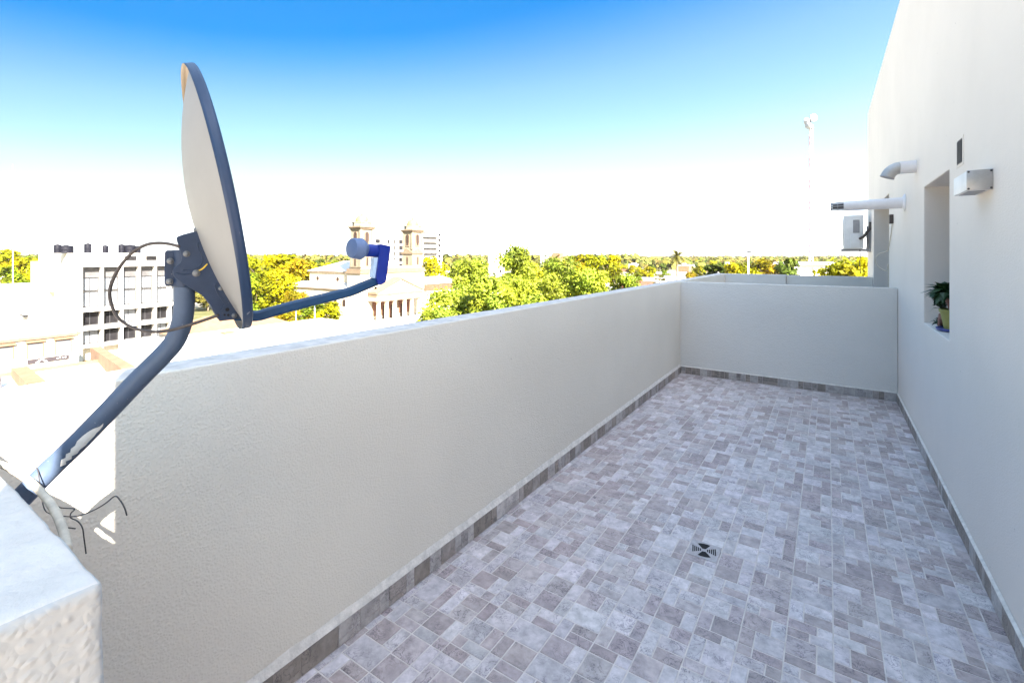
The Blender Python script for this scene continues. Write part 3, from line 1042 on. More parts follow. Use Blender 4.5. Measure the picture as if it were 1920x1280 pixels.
mb.tube(smooth_path([(0.44, 9.86, 1.78), (0.50, 9.80, 1.82), (0.55, 9.80, 1.90), (0.585, 9.82, 1.95), (0.59, 9.85, 2.05)]), 0.022, 10)
mb.tube(smooth_path([(0.45, 9.88, 1.60), (0.452, 9.86, 1.50), (0.447, 9.86, 1.35), (0.455, 9.86, 1.20)]), 0.006, 6)
mb.build('pipes', M['black_cable'], ac, smooth=True)

# small junction box with a loose loop of cable
jb = thing('junction_box', 'little brown cable box with a dangling cable loop on the wall', 'cable box', (TX1, 6.67, 1.9))
MB().obox((TX1 - 0.018, 6.67, 1.90), V((0.018, 0, 0)), V((0, 0.035, 0)), V((0, 0, 0.05)), ch=0.004).build('case', M['black_cable'], jb)
lp = [(TX1 - 0.01, 6.66, 1.86), (TX1 - 0.012, 6.75, 1.74), (TX1 - 0.012, 6.98, 1.60), (TX1 - 0.02, 7.06, 1.55), (TX1 - 0.09, 7.09, 1.52), (TX1 - 0.13, 7.09, 1.46), (TX1 - 0.11, 7.09, 1.38), (TX1 - 0.03, 7.08, 1.32), (TX1 - 0.012, 7.06, 1.40), (TX1 - 0.012, 7.05, 1.2), (TX1 - 0.012, 7.05, 0.9)]
MB().tube(smooth_path(lp, 6), 0.0045, 6).build('cable', M['cream_cable'], jb, smooth=True)

# pot plant on the sill
pp = thing('potted_plant', 'dark green spiky plant in a yellow-green pot on the window sill', 'plant', (0.71, 4.27, 0.997))
bz = 0.997
MB().lathe((0.71, 4.25, bz + 0.001), [(0.085, 0), (0.10, 0.006), (0.105, 0.02), (0.098, 0.02), (0.085, 0.008)], n=24).build('saucer', M['saucer'], pp, angle=40)
MB().lathe((0.71, 4.25, bz + 0.010), [(0.062, 0), (0.082, 0.115), (0.089, 0.116), (0.09, 0.135), (0.082, 0.136), (0.076, 0.12), (0.01, 0.118)], n=24).build('pot', M['pot'], pp, angle=40)
mb = MB()
mb.tube([(0.70, 4.26, bz + 0.12), (0.685, 4.27, bz + 0.19), (0.66, 4.29, bz + 0.235)], [0.02, 0.024, 0.018], 8)
mb.tube([(0.695, 4.32, bz + 0.13), (0.66, 4.36, bz + 0.09), (0.645, 4.37, bz + 0.02)], [0.018, 0.026, 0.014], 8)
mb.tube([(0.68, 4.31, bz + 0.12), (0.645, 4.33, bz + 0.07), (0.64, 4.34, bz + 0.012)], [0.012, 0.02, 0.012], 8)
mb.build('stem', M['dry_leaf'], pp, smooth=True)
mb = MB()
r = random.Random(3)
for cpt, nl, ln in ((V((0.66, 4.29, bz + 0.24)), 70, 0.145), (V((0.645, 4.36, bz + 0.03)), 16, 0.07), (V((0.655, 4.37, bz + 0.14)), 14, 0.08)):
    for k in range(nl):
        a = r.uniform(0, 2 * math.pi)
        e = r.uniform(-0.5, 1.2)
        dv_ = V((math.cos(a) * math.cos(e), math.sin(a) * math.cos(e), math.sin(e)))
        if dv_.x > 0.45:
            dv_.x *= 0.5
        l = ln * r.uniform(0.65, 1.05)
        sd = dv_.cross(V((0, 0, 1))).normalized() * ln * 0.17
        tip = cpt + dv_ * l - V((0, 0, l * 0.22))
        mid = cpt + dv_ * l * 0.55 + V((0, 0, 0.01))
        th = V((0, 0, 0.004))
        mb.add([cpt - sd * .6, cpt + sd * .6, mid + sd, mid - sd, tip, mid + th], [(0, 1, 2, 5), (0, 5, 3), (3, 5, 4), (5, 2, 4)])
mb.build('leaves', M['agave'], pp, fix=False)

# floor drain
dr = thing('floor_drain', 'pale square drain cover with dark slots set in the tiled floor', 'drain', (-0.524, 2.551, 0))
MB().obox((-0.524, 2.551, 0.0012), V((0.072, 0, 0)), V((0, 0.072, 0)), V((0, 0, 0.0016)), ch=0.001).build('cover', M['drain'], dr)
mb = MB()
c0 = V((-0.524, 2.551, 0.0031))
for q in range(4):
    ang = rad(90 * q + 12)
    dx, dy = V((math.cos(ang), math.sin(ang), 0)), V((-math.sin(ang), math.cos(ang), 0))
    if q % 2 == 0:
        for k in range(5):
            d0 = 0.014 + k * 0.009
            wd = 0.010 + k * 0.0045
            mb.prism([c0 + dx * d0 - dy * wd, c0 + dx * (d0 + 0.0055) - dy * (wd + 0.002), c0 + dx * (d0 + 0.0055) + dy * (wd + 0.002), c0 + dx * d0 + dy * wd], V((0, 0, 0.0006)))
    else:
        mb.prism([c0 + dx * 0.012 - dy * 0.008, c0 + dx * 0.050 - dy * 0.030, c0 + dx * 0.056 - dy * 0.018, c0 + dx * 0.058, c0 + dx * 0.056 + dy * 0.018, c0 + dx * 0.050 + dy * 0.030, c0 + dx * 0.012 + dy * 0.008], V((0, 0, 0.0006)))
mb.build('slots', M['hole'], dr)

# ------------------------------------------------------------------ the satellite dish
DC = V((-1.0825, 0.4809, 1.6114))
DN = V((0.3414, 0.9211, 0.1875)).normalized()
DR = V((0.9368, -0.3496, 0.0116))
DR = (DR - DN * DR.dot(DN)).normalized()
DU = DN.cross(DR)
if DU.z < 0:
    DU = -DU
RA, RB, RW = 0.2558, 0.2746, 0.0139
SQ = Pplane(345.5, 540, P(345.5, 540, 0.95), DR)      # pole head
dish = thing('satellite_dish', 'grey backed satellite dish on a bent blue-grey pole above the parapet', 'satellite dish', (-1.25, 0.2, 1.0))
n = 96


def ring(s, h):
    return [DC + DR * (RA * s * math.cos(2 * math.pi * j / n)) + DU * (RB * s * math.sin(2 * math.pi * j / n)) + DN * h for j in range(n)]


def loft(mb, rings_, close0=True, mi=0, inner=()):
    o = len(mb.v)
    for rg in rings_:
        mb.v += rg
    for i in range(len(rings_) - 1):
        for j in range(n):
            mb.f.append([o + i * n + j, o + i * n + (j + 1) % n, o + (i + 1) * n + (j + 1) % n, o + (i + 1) * n + j])
            mb.m.append(1 if i in inner else mi)
            mb.c.append(None)


BD = 0.052
mb = MB()
S = [0.02] + [k / 14 for k in range(1, 14)] + [0.985]
bowl = [(s, RW - BD * (1 - (s / 0.985) ** 2)) for s in S]
loft(mb, [ring(s, h - 0.0008) for s, h in bowl] + [ring(s, h + 0.0008) for s, h in bowl[::-1]])
refl = mb.build('reflector', M['reflector'], dish, smooth=True)
mb = MB()
loft(mb, [ring(0.984, RW - 0.001), ring(0.988, RW + 0.003), ring(0.996, RW + 0.0045), ring(1.004, RW + 0.003), ring(1.006, RW - 0.001),
          ring(1.0025, RW - 0.004), ring(1.0025, RW - 0.0075), ring(1.0, 0.0), ring(0.9965, 0.0), ring(0.999, RW - 0.0075), ring(0.994, RW - 0.002), ring(0.984, RW - 0.001)], inner=(8, 9, 10))
mb.build('rim', [M['rim'], M['rim_inside']], dish, smooth=True)

# pole
pc = [(60, 913, .885), (100, 873, .905), (157, 818, .918), (262, 709, .947), (303, 668, .959), (327, 640, .967), (340, 608, .972), (345, 575, .9745), (345.5, 540, .975), (345.5, 474, .975)]
pts = [P(*q) for q in pc]
foot = pts[0] + (pts[0] - pts[1]).normalized() * 0.045
path = [foot] + smooth_path(pts, 8)
pole = MB().tube(path, 0.0187, 28).build('pole', M['pole'], dish, angle=50)
# splashed paint patch lying on the pole's skin
mb = MB()
pa, pb = P(157, 818, .918), P(120, 853, .910)
ax = (P(262, 709, .947) - P(100, 873, .905)).normalized()
tocam = (V((0, 0, EYE)) - pa).normalized()
side = ax.cross(tocam).normalized()
front = side.cross(ax).normalized()
if front.dot(tocam) < 0:
    front = -front
outl = [(-.048, .004), (-.042, .0095), (-.036, .005), (-.03, .010), (-.024, .006), (-.017, .0105), (-.008, .0085), (.002, .011), (.012, .010), (.022, .0105), (.03, .009), (.038, .0095), (.046, .0085),
        (.052, .005), (.044, .0045), (.036, -.001), (.026, -.004), (.016, -.0055), (.004, -.006), (-.004, -.003), (-.012, -.0045), (-.018, -.001), (-.024, -.004), (-.030, 0.0), (-.036, -.003), (-.042, .0005)]
base0 = P(152, 823, .9169)
sgn = 1 if side.z > 0 else -1


def onskin(t, s_, lift):
    c = base0 + ax * t
    a = (s_ - 0.0035) / 0.0187 * sgn
    return c + (front * math.cos(a) + side * math.sin(a)) * (0.0187 + lift)


ol = [V((t, s_, 0)) for t, s_ in outl]
bm = bmesh.new()
fv = [bm.verts.new(p) for p in ol]
bm.faces.new(fv)
bmesh.ops.triangulate(bm, faces=bm.faces)
bmesh.ops.subdivide_edges(bm, edges=list(bm.edges), cuts=2, use_grid_fill=True)
bm.verts.index_update()
mb.add([onskin(v.co.x, -v.co.y, 0.0006) for v in bm.verts], [[v.index for v in f.verts] for f in bm.faces])
bm.free()
mb.build('paint_splash', M['flake'], pole, fix=False)

# foot bracket on the wall stub
mb = MB()
fb = foot
mb.obox(V((fb.x - 0.01, 0.185, fb.z - 0.03)), V((0.05, 0, 0)), V((0, 0.006, 0)), V((0, 0, 0.075)), ch=0.002)
mb.tube([fb + V((0, 0.0, 0)), V((fb.x - 0.01, 0.188, fb.z - 0.02))], 0.021, 20)
mb.build('foot_bracket', M['plate'], dish, angle=40)

# mounting bracket: two cheeks following the back of the bowl
PL0 = DC + DR * 0.0215
def plate_pt(x, y, off=0.0):
    return Pplane(300 + x / 5.818, 410 + y / 5.818, PL0 + DR * off, DR)


outl = [(180, 207), (190, 195), (250, 172), (350, 146), (425, 130), (440, 128), (462, 200), (520, 370), (560, 470), (610, 580), (690, 735), (770, 880), (830, 980), (905, 1092), (780, 1102), (650, 1118), (636, 1100),
        (600, 1040), (560, 965), (530, 920), (490, 868), (450, 830), (370, 782), (280, 722), (200, 675), (165, 648), (142, 615), (135, 590), (140, 560), (160, 530), (195, 505), (220, 482), (232, 450), (232, 420), (215, 340), (200, 280)]
mb = MB()
poly = [plate_pt(*q) for q in outl]
mb.prism(poly, -DR * 0.003)
br = mb.build('bracket_cheek', M['plate'], dish)
bevel(br, 0.0012, 2)
mb = MB()
mb.prism([p - DR * 0.049 for p in poly], -DR * 0.003)
bevel(mb.build('bracket_cheek', M['plate'], dish), 0.0012, 2)
# pressed ridges on the cheek
for pl in ([(450, 250), (415, 262), (412, 300), (440, 370), (465, 440), (455, 490), (400, 540), (300, 565), (250, 560)], [(170, 590), (200, 598), (280, 605), (360, 600)],
           [(620, 705), (600, 725), (610, 770), (650, 850), (705, 920), (705, 945), (660, 1000)]):
    MB().tube(smooth_path([plate_pt(x, y, 0.0003) for x, y in pl], 5), 0.0011, 8).build('pressed_ridge', M['plate'], br, smooth=True)
# clamp holding the pole
mb = MB()
cc = [(50, 385), (60, 355), (80, 345), (240, 345), (240, 740), (80, 738), (58, 725), (48, 700)]
poly = [plate_pt(x, y, -0.016) for x, y in cc]
mb.prism(poly, -DR * 0.003)
mb.prism([p - DR * 0.006 for p in poly], -DR * 0.003)
hd, ft = P(345.5, 469, .975), P(345.5, 537, .975)
mb.tube([hd, ft], 0.0205, 28)
cl = mb.build('pole_clamp', M['plate'], dish, angle=40)
bevel(cl, 0.001, 2)


def bolt(x, y, off, k=1.0, par=None):
    c = plate_pt(x, y, off)
    mb = MB()
    mb.lathe(c, [(0.0062 * k, 0), (0.0062 * k, 0.0012), (0.0052 * k, 0.0016)], DR, 18)
    mb.lathe(c, [(0.0042 * k, 0.0014), (0.0044 * k, 0.0050), (0.0034 * k, 0.0062), (0.0018 * k, 0.0066)], DR, 6)
    return mb.build('bolt', M['bolt'], par or dish, angle=30)


bolt(112, 462, -0.0158, par=cl)
bolt(104, 686, -0.0158, par=cl)
bolt(290, 384, 0.0002, par=br)
bolt(396, 595, 0.0002, 1.15, par=br)
bolt(812, 1055, 0.0002, 0.85, par=br)
bolt(665, 760, 0.0002, 0.75, par=br)
bolt(400, 125, -0.004, 0.9, par=br)
mb = MB()
arc = [(425, 572), (455, 560), (485, 538), (508, 512), (520, 498)]
inn = [(512, 488), (490, 508), (470, 530), (445, 548), (420, 560)]
mb.prism([plate_pt(x, y, 0.0004) for x, y in arc + inn], DR * 0.0006)
mb.build('adjustment_slot', M['gold'], br)
for x, y, k in ((735, 990, 1.6), (705, 1048, 0.9), (745, 1050, 1.0)):
    MB().lathe(plate_pt(x, y, 0.0003), [(0.0024 * k, 0), (0.0024 * k, 0.0004)], DR, 12, sx=1.0).build('bolt_hole', M['hole'], br)

# feed arm
AP = DC - DR * 0.0
apx = [(440, 590), (470, 592), (487, 591), (516, 582.5), (572, 567.5), (629, 553.5), (655, 547), (680, 537), (709, 525)]
ap = [Pplane(u, v, AP, DR) for u, v in apx]
path = smooth_path(ap, 5)
mb = MB()
k = len(path)
o = 0
for i, p in enumerate(path):
    t = (path[min(i + 1, k - 1)] - path[max(i - 1, 0)]).normalized()
    up = DR.cross(t).normalized()
    hw, hh = 0.0095, 0.0112
    for (a, b) in ((1, .6), (.6, 1), (-.6, 1), (-1, .6), (-1, -.6), (-.6, -1), (.6, -1), (1, -.6)):
        mb.v.append(p + DR * hw * a + up * hh * b)
for i in range(k - 1):
    for j in range(8):
        mb.f.append([i * 8 + j, i * 8 + (j + 1) % 8, i * 8 + 8 + (j + 1) % 8, i * 8 + 8 + j])
        mb.m.append(0)
        mb.c.append(None)
mb.f += [list(range(8)), [(k - 1) * 8 + j for j in range(8)]]
mb.m += [0, 0]
mb.c += [None, None]
mb.build('feed_arm', M['arm'], dish, angle=35)


# low noise block: upright body, neck and feed horn cap
def lp_(x, y, off=0.0):
    return Pplane(640 + x / 10.67, 430 + y / 10.67, AP + DR * off, DR)


lb = thing  # (kept for readability of the parts below)
mb = MB()
body = [(768, 298), (800, 292), (980, 332), (992, 350), (985, 420), (905, 1010), (880, 1062), (800, 1108), (770, 1108), (728, 1060), (716, 1000), (700, 985), (760, 560)]
mb.prism([lp_(x, y, 0.021) for x, y in body], -DR * 0.042)
lnb = mb.build('lnb_body', M['lnb'], dish)
bevel(lnb, 0.003, 3)
a, b = lp_(770, 432), lp_(490, 420)
MB().tube([a, b], [0.0165, 0.016], 26).build('neck', M['lnb'], lnb, angle=40)
axn = (lp_(300, 388) - lp_(470, 402)).normalized()
axn = (axn + DR * 0.30).normalized()
c = lp_(470, 400)
MB().lathe(c, [(0.0165, -0.002), (0.0245, 0.009), (0.0265, 0.012), (0.0268, 0.0125), (0.0262, 0.018), (0.0258, 0.0185), (0.0256, 0.025), (0.0252, 0.0255), (0.0250, 0.034), (0.0235, 0.0385), (0.012, 0.0405), (0.001, 0.041)], axn, 36).build('feed_cap', M['feed'], lnb, angle=50)
mb = MB()
fx = [(668, 560), (716, 560), (700, 985), (618, 972)]
q0, q1, q2, q3 = lp_(764, 575, 0.017), lp_(764, 575, -0.017), lp_(718, 930, -0.017), lp_(718, 930, 0.017)
outn = (q1 - q0).cross(q3 - q0).normalized()
if outn.dot(DN) > 0:
    outn = -outn
mb.prism([q + outn * 0.0005 for q in (q0, q1, q2, q3)], outn * 0.0006)
mb.build('label_sticker', M['sticker_skylit'], lnb)
mb = MB()
mb.prism([lp_(660, 560, 0.012), lp_(745, 560, 0.012), lp_(722, 985, 0.012), lp_(625, 972, 0.012)], -DR * 0.024)
mb.build('skylit_lnb_side', M['sticker_skylit'], lnb)  # sky light caught by this side of the blue body, put into pale colour
MB().tube([lp_(680, 1150), lp_(685, 1190)], 0.003, 10).build('drip_plug', M['hole'], lnb)

# looped coax cable on the back of the dish
lpx = [(1345, 172), (1330, 165), (1260, 148), (1180, 143), (1100, 155), (1010, 200), (930, 280), (870, 370), (832, 460), (822, 530), (838, 610), (872, 685), (930, 740), (1000, 778), (1080, 800), (1180, 808), (1300, 790), (1440, 750), (1560, 710), (1640, 682)]
ll = [P(x / 4, 420 + y / 4, 0.925 - 0.012 * math.sin(i / 19 * math.pi)) for i, (x, y) in enumerate(lpx)]
MB().tube(smooth_path(ll, 5), 0.0030, 10).build('coax_cable', M['black_cable'], dish, smooth=True)


# cream conduit and loose wires at the pole foot
def on_y(u, v, y):
    return Pplane(u, v, V((0, y, 0)), V((0, 1, 0)))


cc = [(-40, 862, .20), (0, 870, .21), (26, 882, .215), (52, 899, .22), (80, 925, .225), (100, 952, .22), (113, 980, .215), (121, 1004, .21), (126, 1030, .20)]
tag(MB().tube(smooth_path([on_y(*q) for q in cc], 6), 0.0058, 12).build('cable', M['cream_cable'], origin=on_y(80, 925, .225), smooth=True), 'thick cream cable draped behind the white topped wall stub', 'cable')
c7 = lambda x, y: (x / 3.048, 660 + y / 3.048)
wires = [
    ([(300, 925), (260, 905), (240, 840), (225, 730), (215, 670), (200, 660), (175, 685)], 'short dark wire looping up beside the pole foot'),
    ([(270, 835), (310, 865), (350, 888), (424, 894), (405, 920), (404, 945), (440, 962), (470, 1000), (480, 1060), (492, 1150)], 'dark wire hanging down in a kink from the pole foot'),
    ([(345, 935), (420, 938), (480, 925), (550, 895), (610, 858), (658, 822), (690, 850), (712, 890), (725, 932)], 'long dark wire arching away from the pole foot over the shadow'),
    ([(365, 1000), (400, 1003), (432, 1007)], 'short straight dark wire end below the cream cable')]
for pl, lab in wires:
    pts = []
    for i, (x, y) in enumerate(pl):
        u, v = c7(x, y)
        pts.append(on_y(u, v, 0.235 + 0.02 * i / len(pl)))
    tag(MB().tube(smooth_path(pts, 5), 0.00095, 7).build('wire', M['wire'], origin=pts[0], smooth=True), lab, 'wire')

# ------------------------------------------------------------------ ground and streets
mb = MB()
R_ = 9000
mb.add([(R_ * math.cos(a), R_ * math.sin(a), G) for a in [2 * math.pi * i / 64 for i in range(64)]], [list(range(64))])
structure(mb.build('ground', M['ground']))
XS = -88.0                                  # street in front of the church, running along +Y
mb = MB()
mb.box(XS - 5, -300, G + 0.001, XS + 5, 700, G + 0.03)
structure(mb.build('road', M['asphalt']))
mb = MB()
mb.box(-42, 50, G + 0.001, 60, 59, G + 0.026)
structure(mb.build('side_road', M['asphalt']))
mb = MB()
mb.box(XS - 12, -300, G + 0.001, XS - 5.2, 700, G + 0.14)
mb.box(XS + 5.2, -300, G + 0.001, XS + 14, 700, G + 0.14)
mb.box(XS + 14.02, 60, G + 0.001, -42.1, 700, G + 0.12)
structure(mb.build('pavement', M['pavement']))
mb = MB()
mb.box(XS - 5.2, -300, G + 0.002, XS - 5.0, 700, G + 0.15)
mb.box(XS + 5.0, -300, G + 0.002, XS + 5.2, 700, G + 0.15)
structure(mb.build('kerb', M['kerb']))
mb = MB()
for k in range(60):
    mb.box(XS - 0.07, -200 + k * 9, G + 0.031, XS + 0.07, -196 + k * 9, G + 0.034)
structure(mb.build('road_marking', M['marking']))


# ------------------------------------------------------------------ trees
def crown_mesh(r, blobs, nleaf, size, flat=1.0, inner=0.25):
    """leaf-sized faces spread through a set of clumps; each clump is lighter or darker than its neighbours"""
    mb = MB()
    tot = sum(b[1] ** 2 for b in blobs)
    for (c, br_) in blobs:
        c = V(c)
        k = int(nleaf * br_ * br_ / tot)
        tone = r.uniform(0.48, 1.35)
        warm = r.uniform(0.9, 1.12)
        for _ in range(k):
            d = V((r.gauss(0, 1), r.gauss(0, 1), r.gauss(0, 1))).normalized()
            rr = br_ * (inner + (1 - inner) * r.random() ** 0.55) * (1 + 0.16 * r.gauss(0, 1))
            p = c + V((d.x * rr, d.y * rr, d.z * rr * flat))
            nn = (d * 1.0 + V((r.gauss(0, .7), r.gauss(0, .7), r.gauss(0, .7) + 0.35))).normalized()
            t = nn.orthogonal().normalized()
            t = Matrix.Rotation(r.uniform(0, 6.28), 3, nn) @ t
            b = nn.cross(t)
            s1, s2 = size * r.uniform(0.6, 1.35), size * r.uniform(0.35, 0.75)
            cu = nn * s1 * r.uniform(-.25, .25)
            q = tone * r.uniform(0.7, 1.25)
            col = (q * warm, q, q / warm)
            mb.add([p - t * s1, p - b * s2 + cu, p + t * s1, p + b * s2 + cu], [(0, 1, 2, 3)], 0, col)
    return mb


def trunk_mesh(r, h, rad0, limbs, top):
    mb = MB()
    path = [V((0, 0, -0.1)), V((r.uniform(-.1, .1), r.uniform(-.1, .1), h * .35)), V((r.uniform(-.3, .3), r.uniform(-.3, .3), h * .7)), V((r.uniform(-.4, .4), r.uniform(-.4, .4), top))]
    mb.tube(smooth_path(path, 4), [rad0 * (1 - 0.8 * i / 12) for i in range(13)], 8)
    for k in range(limbs):
        a = 2 * math.pi * k / limbs + r.uniform(-.4, .4)
        z0 = h * r.uniform(.3, .7)
        l = h * r.uniform(.25, .4)
        p0 = V((0, 0, z0))
        p1 = p0 + V((math.cos(a) * l * .5, math.sin(a) * l * .5, l * .45))
        p2 = p0 + V((math.cos(a) * l * .95, math.sin(a) * l * .95, l * 1.0))
        mb.tube([p0, p1, p2], [rad0 * .45, rad0 * .3, rad0 * .08], 6)
    return mb


def tree(name, label, kind_group, loc, h, wd, leafmat, seed, nleaf=1500, size=0.5, nb=16, crown0=0.25, cat='tree', shape='round'):
    """tree of real height h and crown radius wd, built at the origin and moved to loc"""
    r = random.Random(seed)
    t = thing(name, label, cat, (0, 0, 0), kind_group)
    blobs = []
    z0, z1 = h * crown0, h
    for k in range(nb):
        f = (k + r.random()) / nb
        if shape == 'cone':
            prof = (1 - f) * 0.95 + 0.08
        elif shape == 'tall':
            prof = math.sin(math.pi * (0.12 + 0.80 * f)) ** 0.6 * 0.8
        else:
            prof = math.sin(math.pi * (0.16 + 0.74 * f)) ** 0.75
        a = r.uniform(0, 2 * math.pi)
        q = wd * prof * r.uniform(0.15, 0.85)
        br_ = wd * r.uniform(0.26, 0.48) * (0.6 + 0.4 * prof)
        z = z0 + (z1 - z0) * f
        z = min(max(z, z0 + br_ * .5), z1 - br_ * .75)
        blobs.append(((math.cos(a) * q, math.sin(a) * q, z), br_))
    crown_mesh(r, blobs, nleaf, size, 0.82).build('crown', leafmat, t, origin=(0, 0, 0), fix=False)
    trunk_mesh(r, h * .8, 0.018 * h, 6, h * .8).build('trunk', M['bark'], t, origin=(0, 0, 0), smooth=True)
    t.location = loc
    return t


def gpos(u, d):
    p = P(u, 479, d)
    return V((p.x, p.y, G))


# the plane trees beside the parapet
plane = [
    (974, 462, 58, 3.9, 'tallest leafy yellow-green plane tree, rising above the parapet middle'),
    (884, 488, 57, 3.8, 'leafy plane tree with a pointed top beside the small white tower'),
    (1055, 481, 62, 5.0, 'broad yellow-green plane tree behind the small palm'),
    (845, 540, 52, 4.2, 'lower leafy plane tree next to the church portico'),
    (1112, 505, 57, 4.4, 'plane tree with a flat crown beside the layered cedar'),
    (1168, 514, 60, 3.4, 'small plane tree at the end of the leafy row nearest the palm'),
    (925, 514, 48, 4.0, 'front plane tree with big leaves just over the parapet'),
    (1012, 512, 49, 4.6, 'second front plane tree, below the tallest crown'),
    (818, 576, 45, 2.6, 'low leafy sapling at the church end of the plane trees')]
for i, (u, vt, d, wd, lab) in enumerate(plane):
    h = 18 + (479 - vt) * d / 890
    tree('plane_tree', lab, 'plane trees on the square', gpos(u, d), h, wd, M['leaf_plane'], 100 + i, nleaf=13000, size=0.215, nb=40, crown0=0.12, shape='tall' if i in (0, 1) else 'round')


# prototypes for the trees of the town, copied below
protos = []
pk = [('round', 0), ('round', 1), ('round', 2), ('tall', 3), ('round', 4), ('round', 0), ('round', 1), ('tall', 1)]
KIND = [('yellow_tree', 'bright yellow-green round tree'), ('green_tree', 'mid green round tree'), ('rusty_tree', 'orange tinged autumn tree'), ('dark_tree', 'tall dark green tree'), ('olive_tree', 'olive grey bushy tree')]
for i, (shp, mi) in enumerate(pk):
    t = tree(KIND[mi][0], KIND[mi][1] + ' among the rooftops', None, (0, 0, -500), 10.0, 4.2 if shp == 'round' else 3.0, M['leaf%d' % mi], 40 + i, nleaf=1900, size=0.42, nb=18, crown0=0.14, shape=shp)
    protos.append((t, mi))
used = set()
blocked = []                              # (x0, y0, x1, y1) footprints trees keep out of


def put_tree(pi, loc, h, wscale=1.0, label=None, group=None, rz=None):
    src, mi = protos[pi]
    s = h / 10.0
    a = rng.uniform(0, 6.28) if rz is None else rz
    if pi not in used:
        used.add(pi)
        src.location = loc
        src.rotation_euler = (0, 0, a)
        src.scale = (s * wscale, s * wscale, s)
        if label:
            src['label'] = label
        src['group'] = group or 'trees of the town'
        return src
    return copy_thing(src, loc, a, (s * wscale, s * wscale, s), label or (KIND[mi][1] + ' among the rooftops'), group or 'trees of the town')


named = [
    (0, 495, 478, 150, 1.2, 'yellow tree nearest the dish rim, left of the church'),
    (5, 530, 476, 156, 1.3, 'widest bright yellow tree between the dish and the church'),
    (2, 562, 486, 150, 1.1, 'orange-yellow tree just left of the church nave'),
    (0, 515, 505, 138, 1.0, 'lower yellow tree in front of the widest yellow tree'),
    (6, 480, 512, 138, 1.0, 'shaded green-yellow tree close behind the dish rim'),
    (2, 545, 545, 122, 0.8, 'small orange tree against the church aisle'),
    (2, 568, 548, 120, 0.8, 'smaller orange sapling against the church aisle'),
    (1, 588, 563, 112, 1.5, 'low green street tree under the feed arm'),
    (5, 622, 565, 112, 1.4, 'low yellow-green street tree nearest the church door'),
    (2, 530, 585, 104, 1.6, 'rusty brown bushy tree under the start of the feed arm'),
    (0, 806, 481, 165, 0.8, 'yellow tree directly right of the far church tower'),
    (3, 1478, 484, 150, 0.9, 'tall dark rusty tree left of the white hall'),
    (3, 1350, 494, 150, 1.5, 'dark spreading tree behind the neighbour parapet'),
    (0, 1378, 492, 140, 1.1, 'yellow tree beside the white lamp post'),
    (2, 1432, 486, 170, 1.2, 'orange tree right of the white lamp post'),
    (0, 1604, 482, 105, 0.9, 'bright yellow tree beneath the air conditioner'),
    (5, 1575, 492, 100, 0.9, 'leafy yellow tree in front of the white hall'),
    (0, 1630, 484, 118, 1.0, 'yellow tree half hidden by the building corner'),
    (0, 15, 468, 200, 1.2, 'large yellow tree at the left edge behind the blank wall'),
    (5, 42, 482, 170, 1.0, 'yellow tree touching the blank white wall'),
    (6, 8, 500, 160, 1.0, 'green tree low at the left edge of the view'),
    (1, 860, 492, 200, 1.1, 'green tree between the tall flats and the plane trees'),
    (3, 875, 500, 170, 0.9, 'dark green tree behind the tallest plane trees'),
    (0, 1140, 478, 190, 1.3, 'yellow tree behind the layered cedar'),
    (5, 1095, 476, 230, 1.4, 'wide yellow tree beyond the small palm'),
]
for (pi, u, vt, d, ws, lab) in named:
    h = 18 + (479 - vt) * d / 890
    put_tree(pi, gpos(u, d), h, ws, lab, 'single trees near the church and terrace')


def palm(label, loc, h, seed, nf=26, fl=3.2):
    r = random.Random(seed)
    t = thing('palm_tree', label, 'palm', (0, 0, 0))
    MB().tube([(0, 0, -0.1), (0.1, 0, h * .4), (0.05, 0.1, h * .86)], [0.42, 0.34, 0.30], 10).build('trunk', M['bark'], t, origin=(0, 0, 0), smooth=True)
    mb = MB()
    top = V((0.05, 0.1, h * .86))
    for k in range(nf):
        a = 2.4 * k
        e = 1.25 - 1.9 * k / nf
        p = top.copy()
        d = V((math.cos(a) * math.cos(e), math.sin(a) * math.cos(e), math.sin(e)))
        sd = V((-math.sin(a), math.cos(a), 0))
        l = fl * r.uniform(.85, 1.1) / 9
        for s in range(9):
            q = p + d * l
            w0 = 0.85 * math.sin(math.pi * (0.12 + 0.8 * s / 9))
            for g in (-1, 1):
                tip = p + d * l * 1.4 + sd * g * w0 - V((0, 0, 0.28 * w0))
                mb.add([p, q, tip], [(0, 1, 2)])
                tip2 = p + d * l * 0.7 + sd * g * w0 * .95 - V((0, 0, 0.38 * w0))
                mb.add([p, p + d * l * .5, tip2], [(0, 1, 2)])
            p = q
            d = (d - V((0, 0, 0.17))).normalized()
    mb.build('crown', M['palm_leaf'], t, origin=(0, 0, 0), fix=False)
    t.location = loc
    return t


palm('tall feathery palm standing right of the plane trees, above the parapet corner', gpos(1269, 140), 20.5, 5)
palm('dark feathery palm rising out of the middle of the plane trees', gpos(1035, 92), 19.0, 9, 24, 2.6)


def cedar(label, loc, h, wd, seed, tiers=9, mat='leaf3'):
    r = random.Random(seed)
    t = thing('cedar_tree', label, 'tree', (0, 0, 0))
    blobs = []
    for k in range(tiers):
        f = k / (tiers - 1)
        z = h * (0.22 + 0.74 * f)
        w_ = wd * (1 - f) ** 0.7 + 0.3
        for j in range(7):
            a = r.uniform(0, 6.28)
            q = w_ * r.uniform(.2, .95)
            blobs.append(((math.cos(a) * q, math.sin(a) * q, z + r.uniform(-.15, .15)), w_ * .34 + .15))
    crown_mesh(r, blobs, 5000, 0.22, 0.28).build('crown', M[mat], t, origin=(0, 0, 0), fix=False)
    MB().tube([(0, 0, -.1), (0, 0, h * .97)], [0.3, 0.04], 8).build('trunk', M['bark'], t, origin=(0, 0, 0))
    t.location = loc
    return t


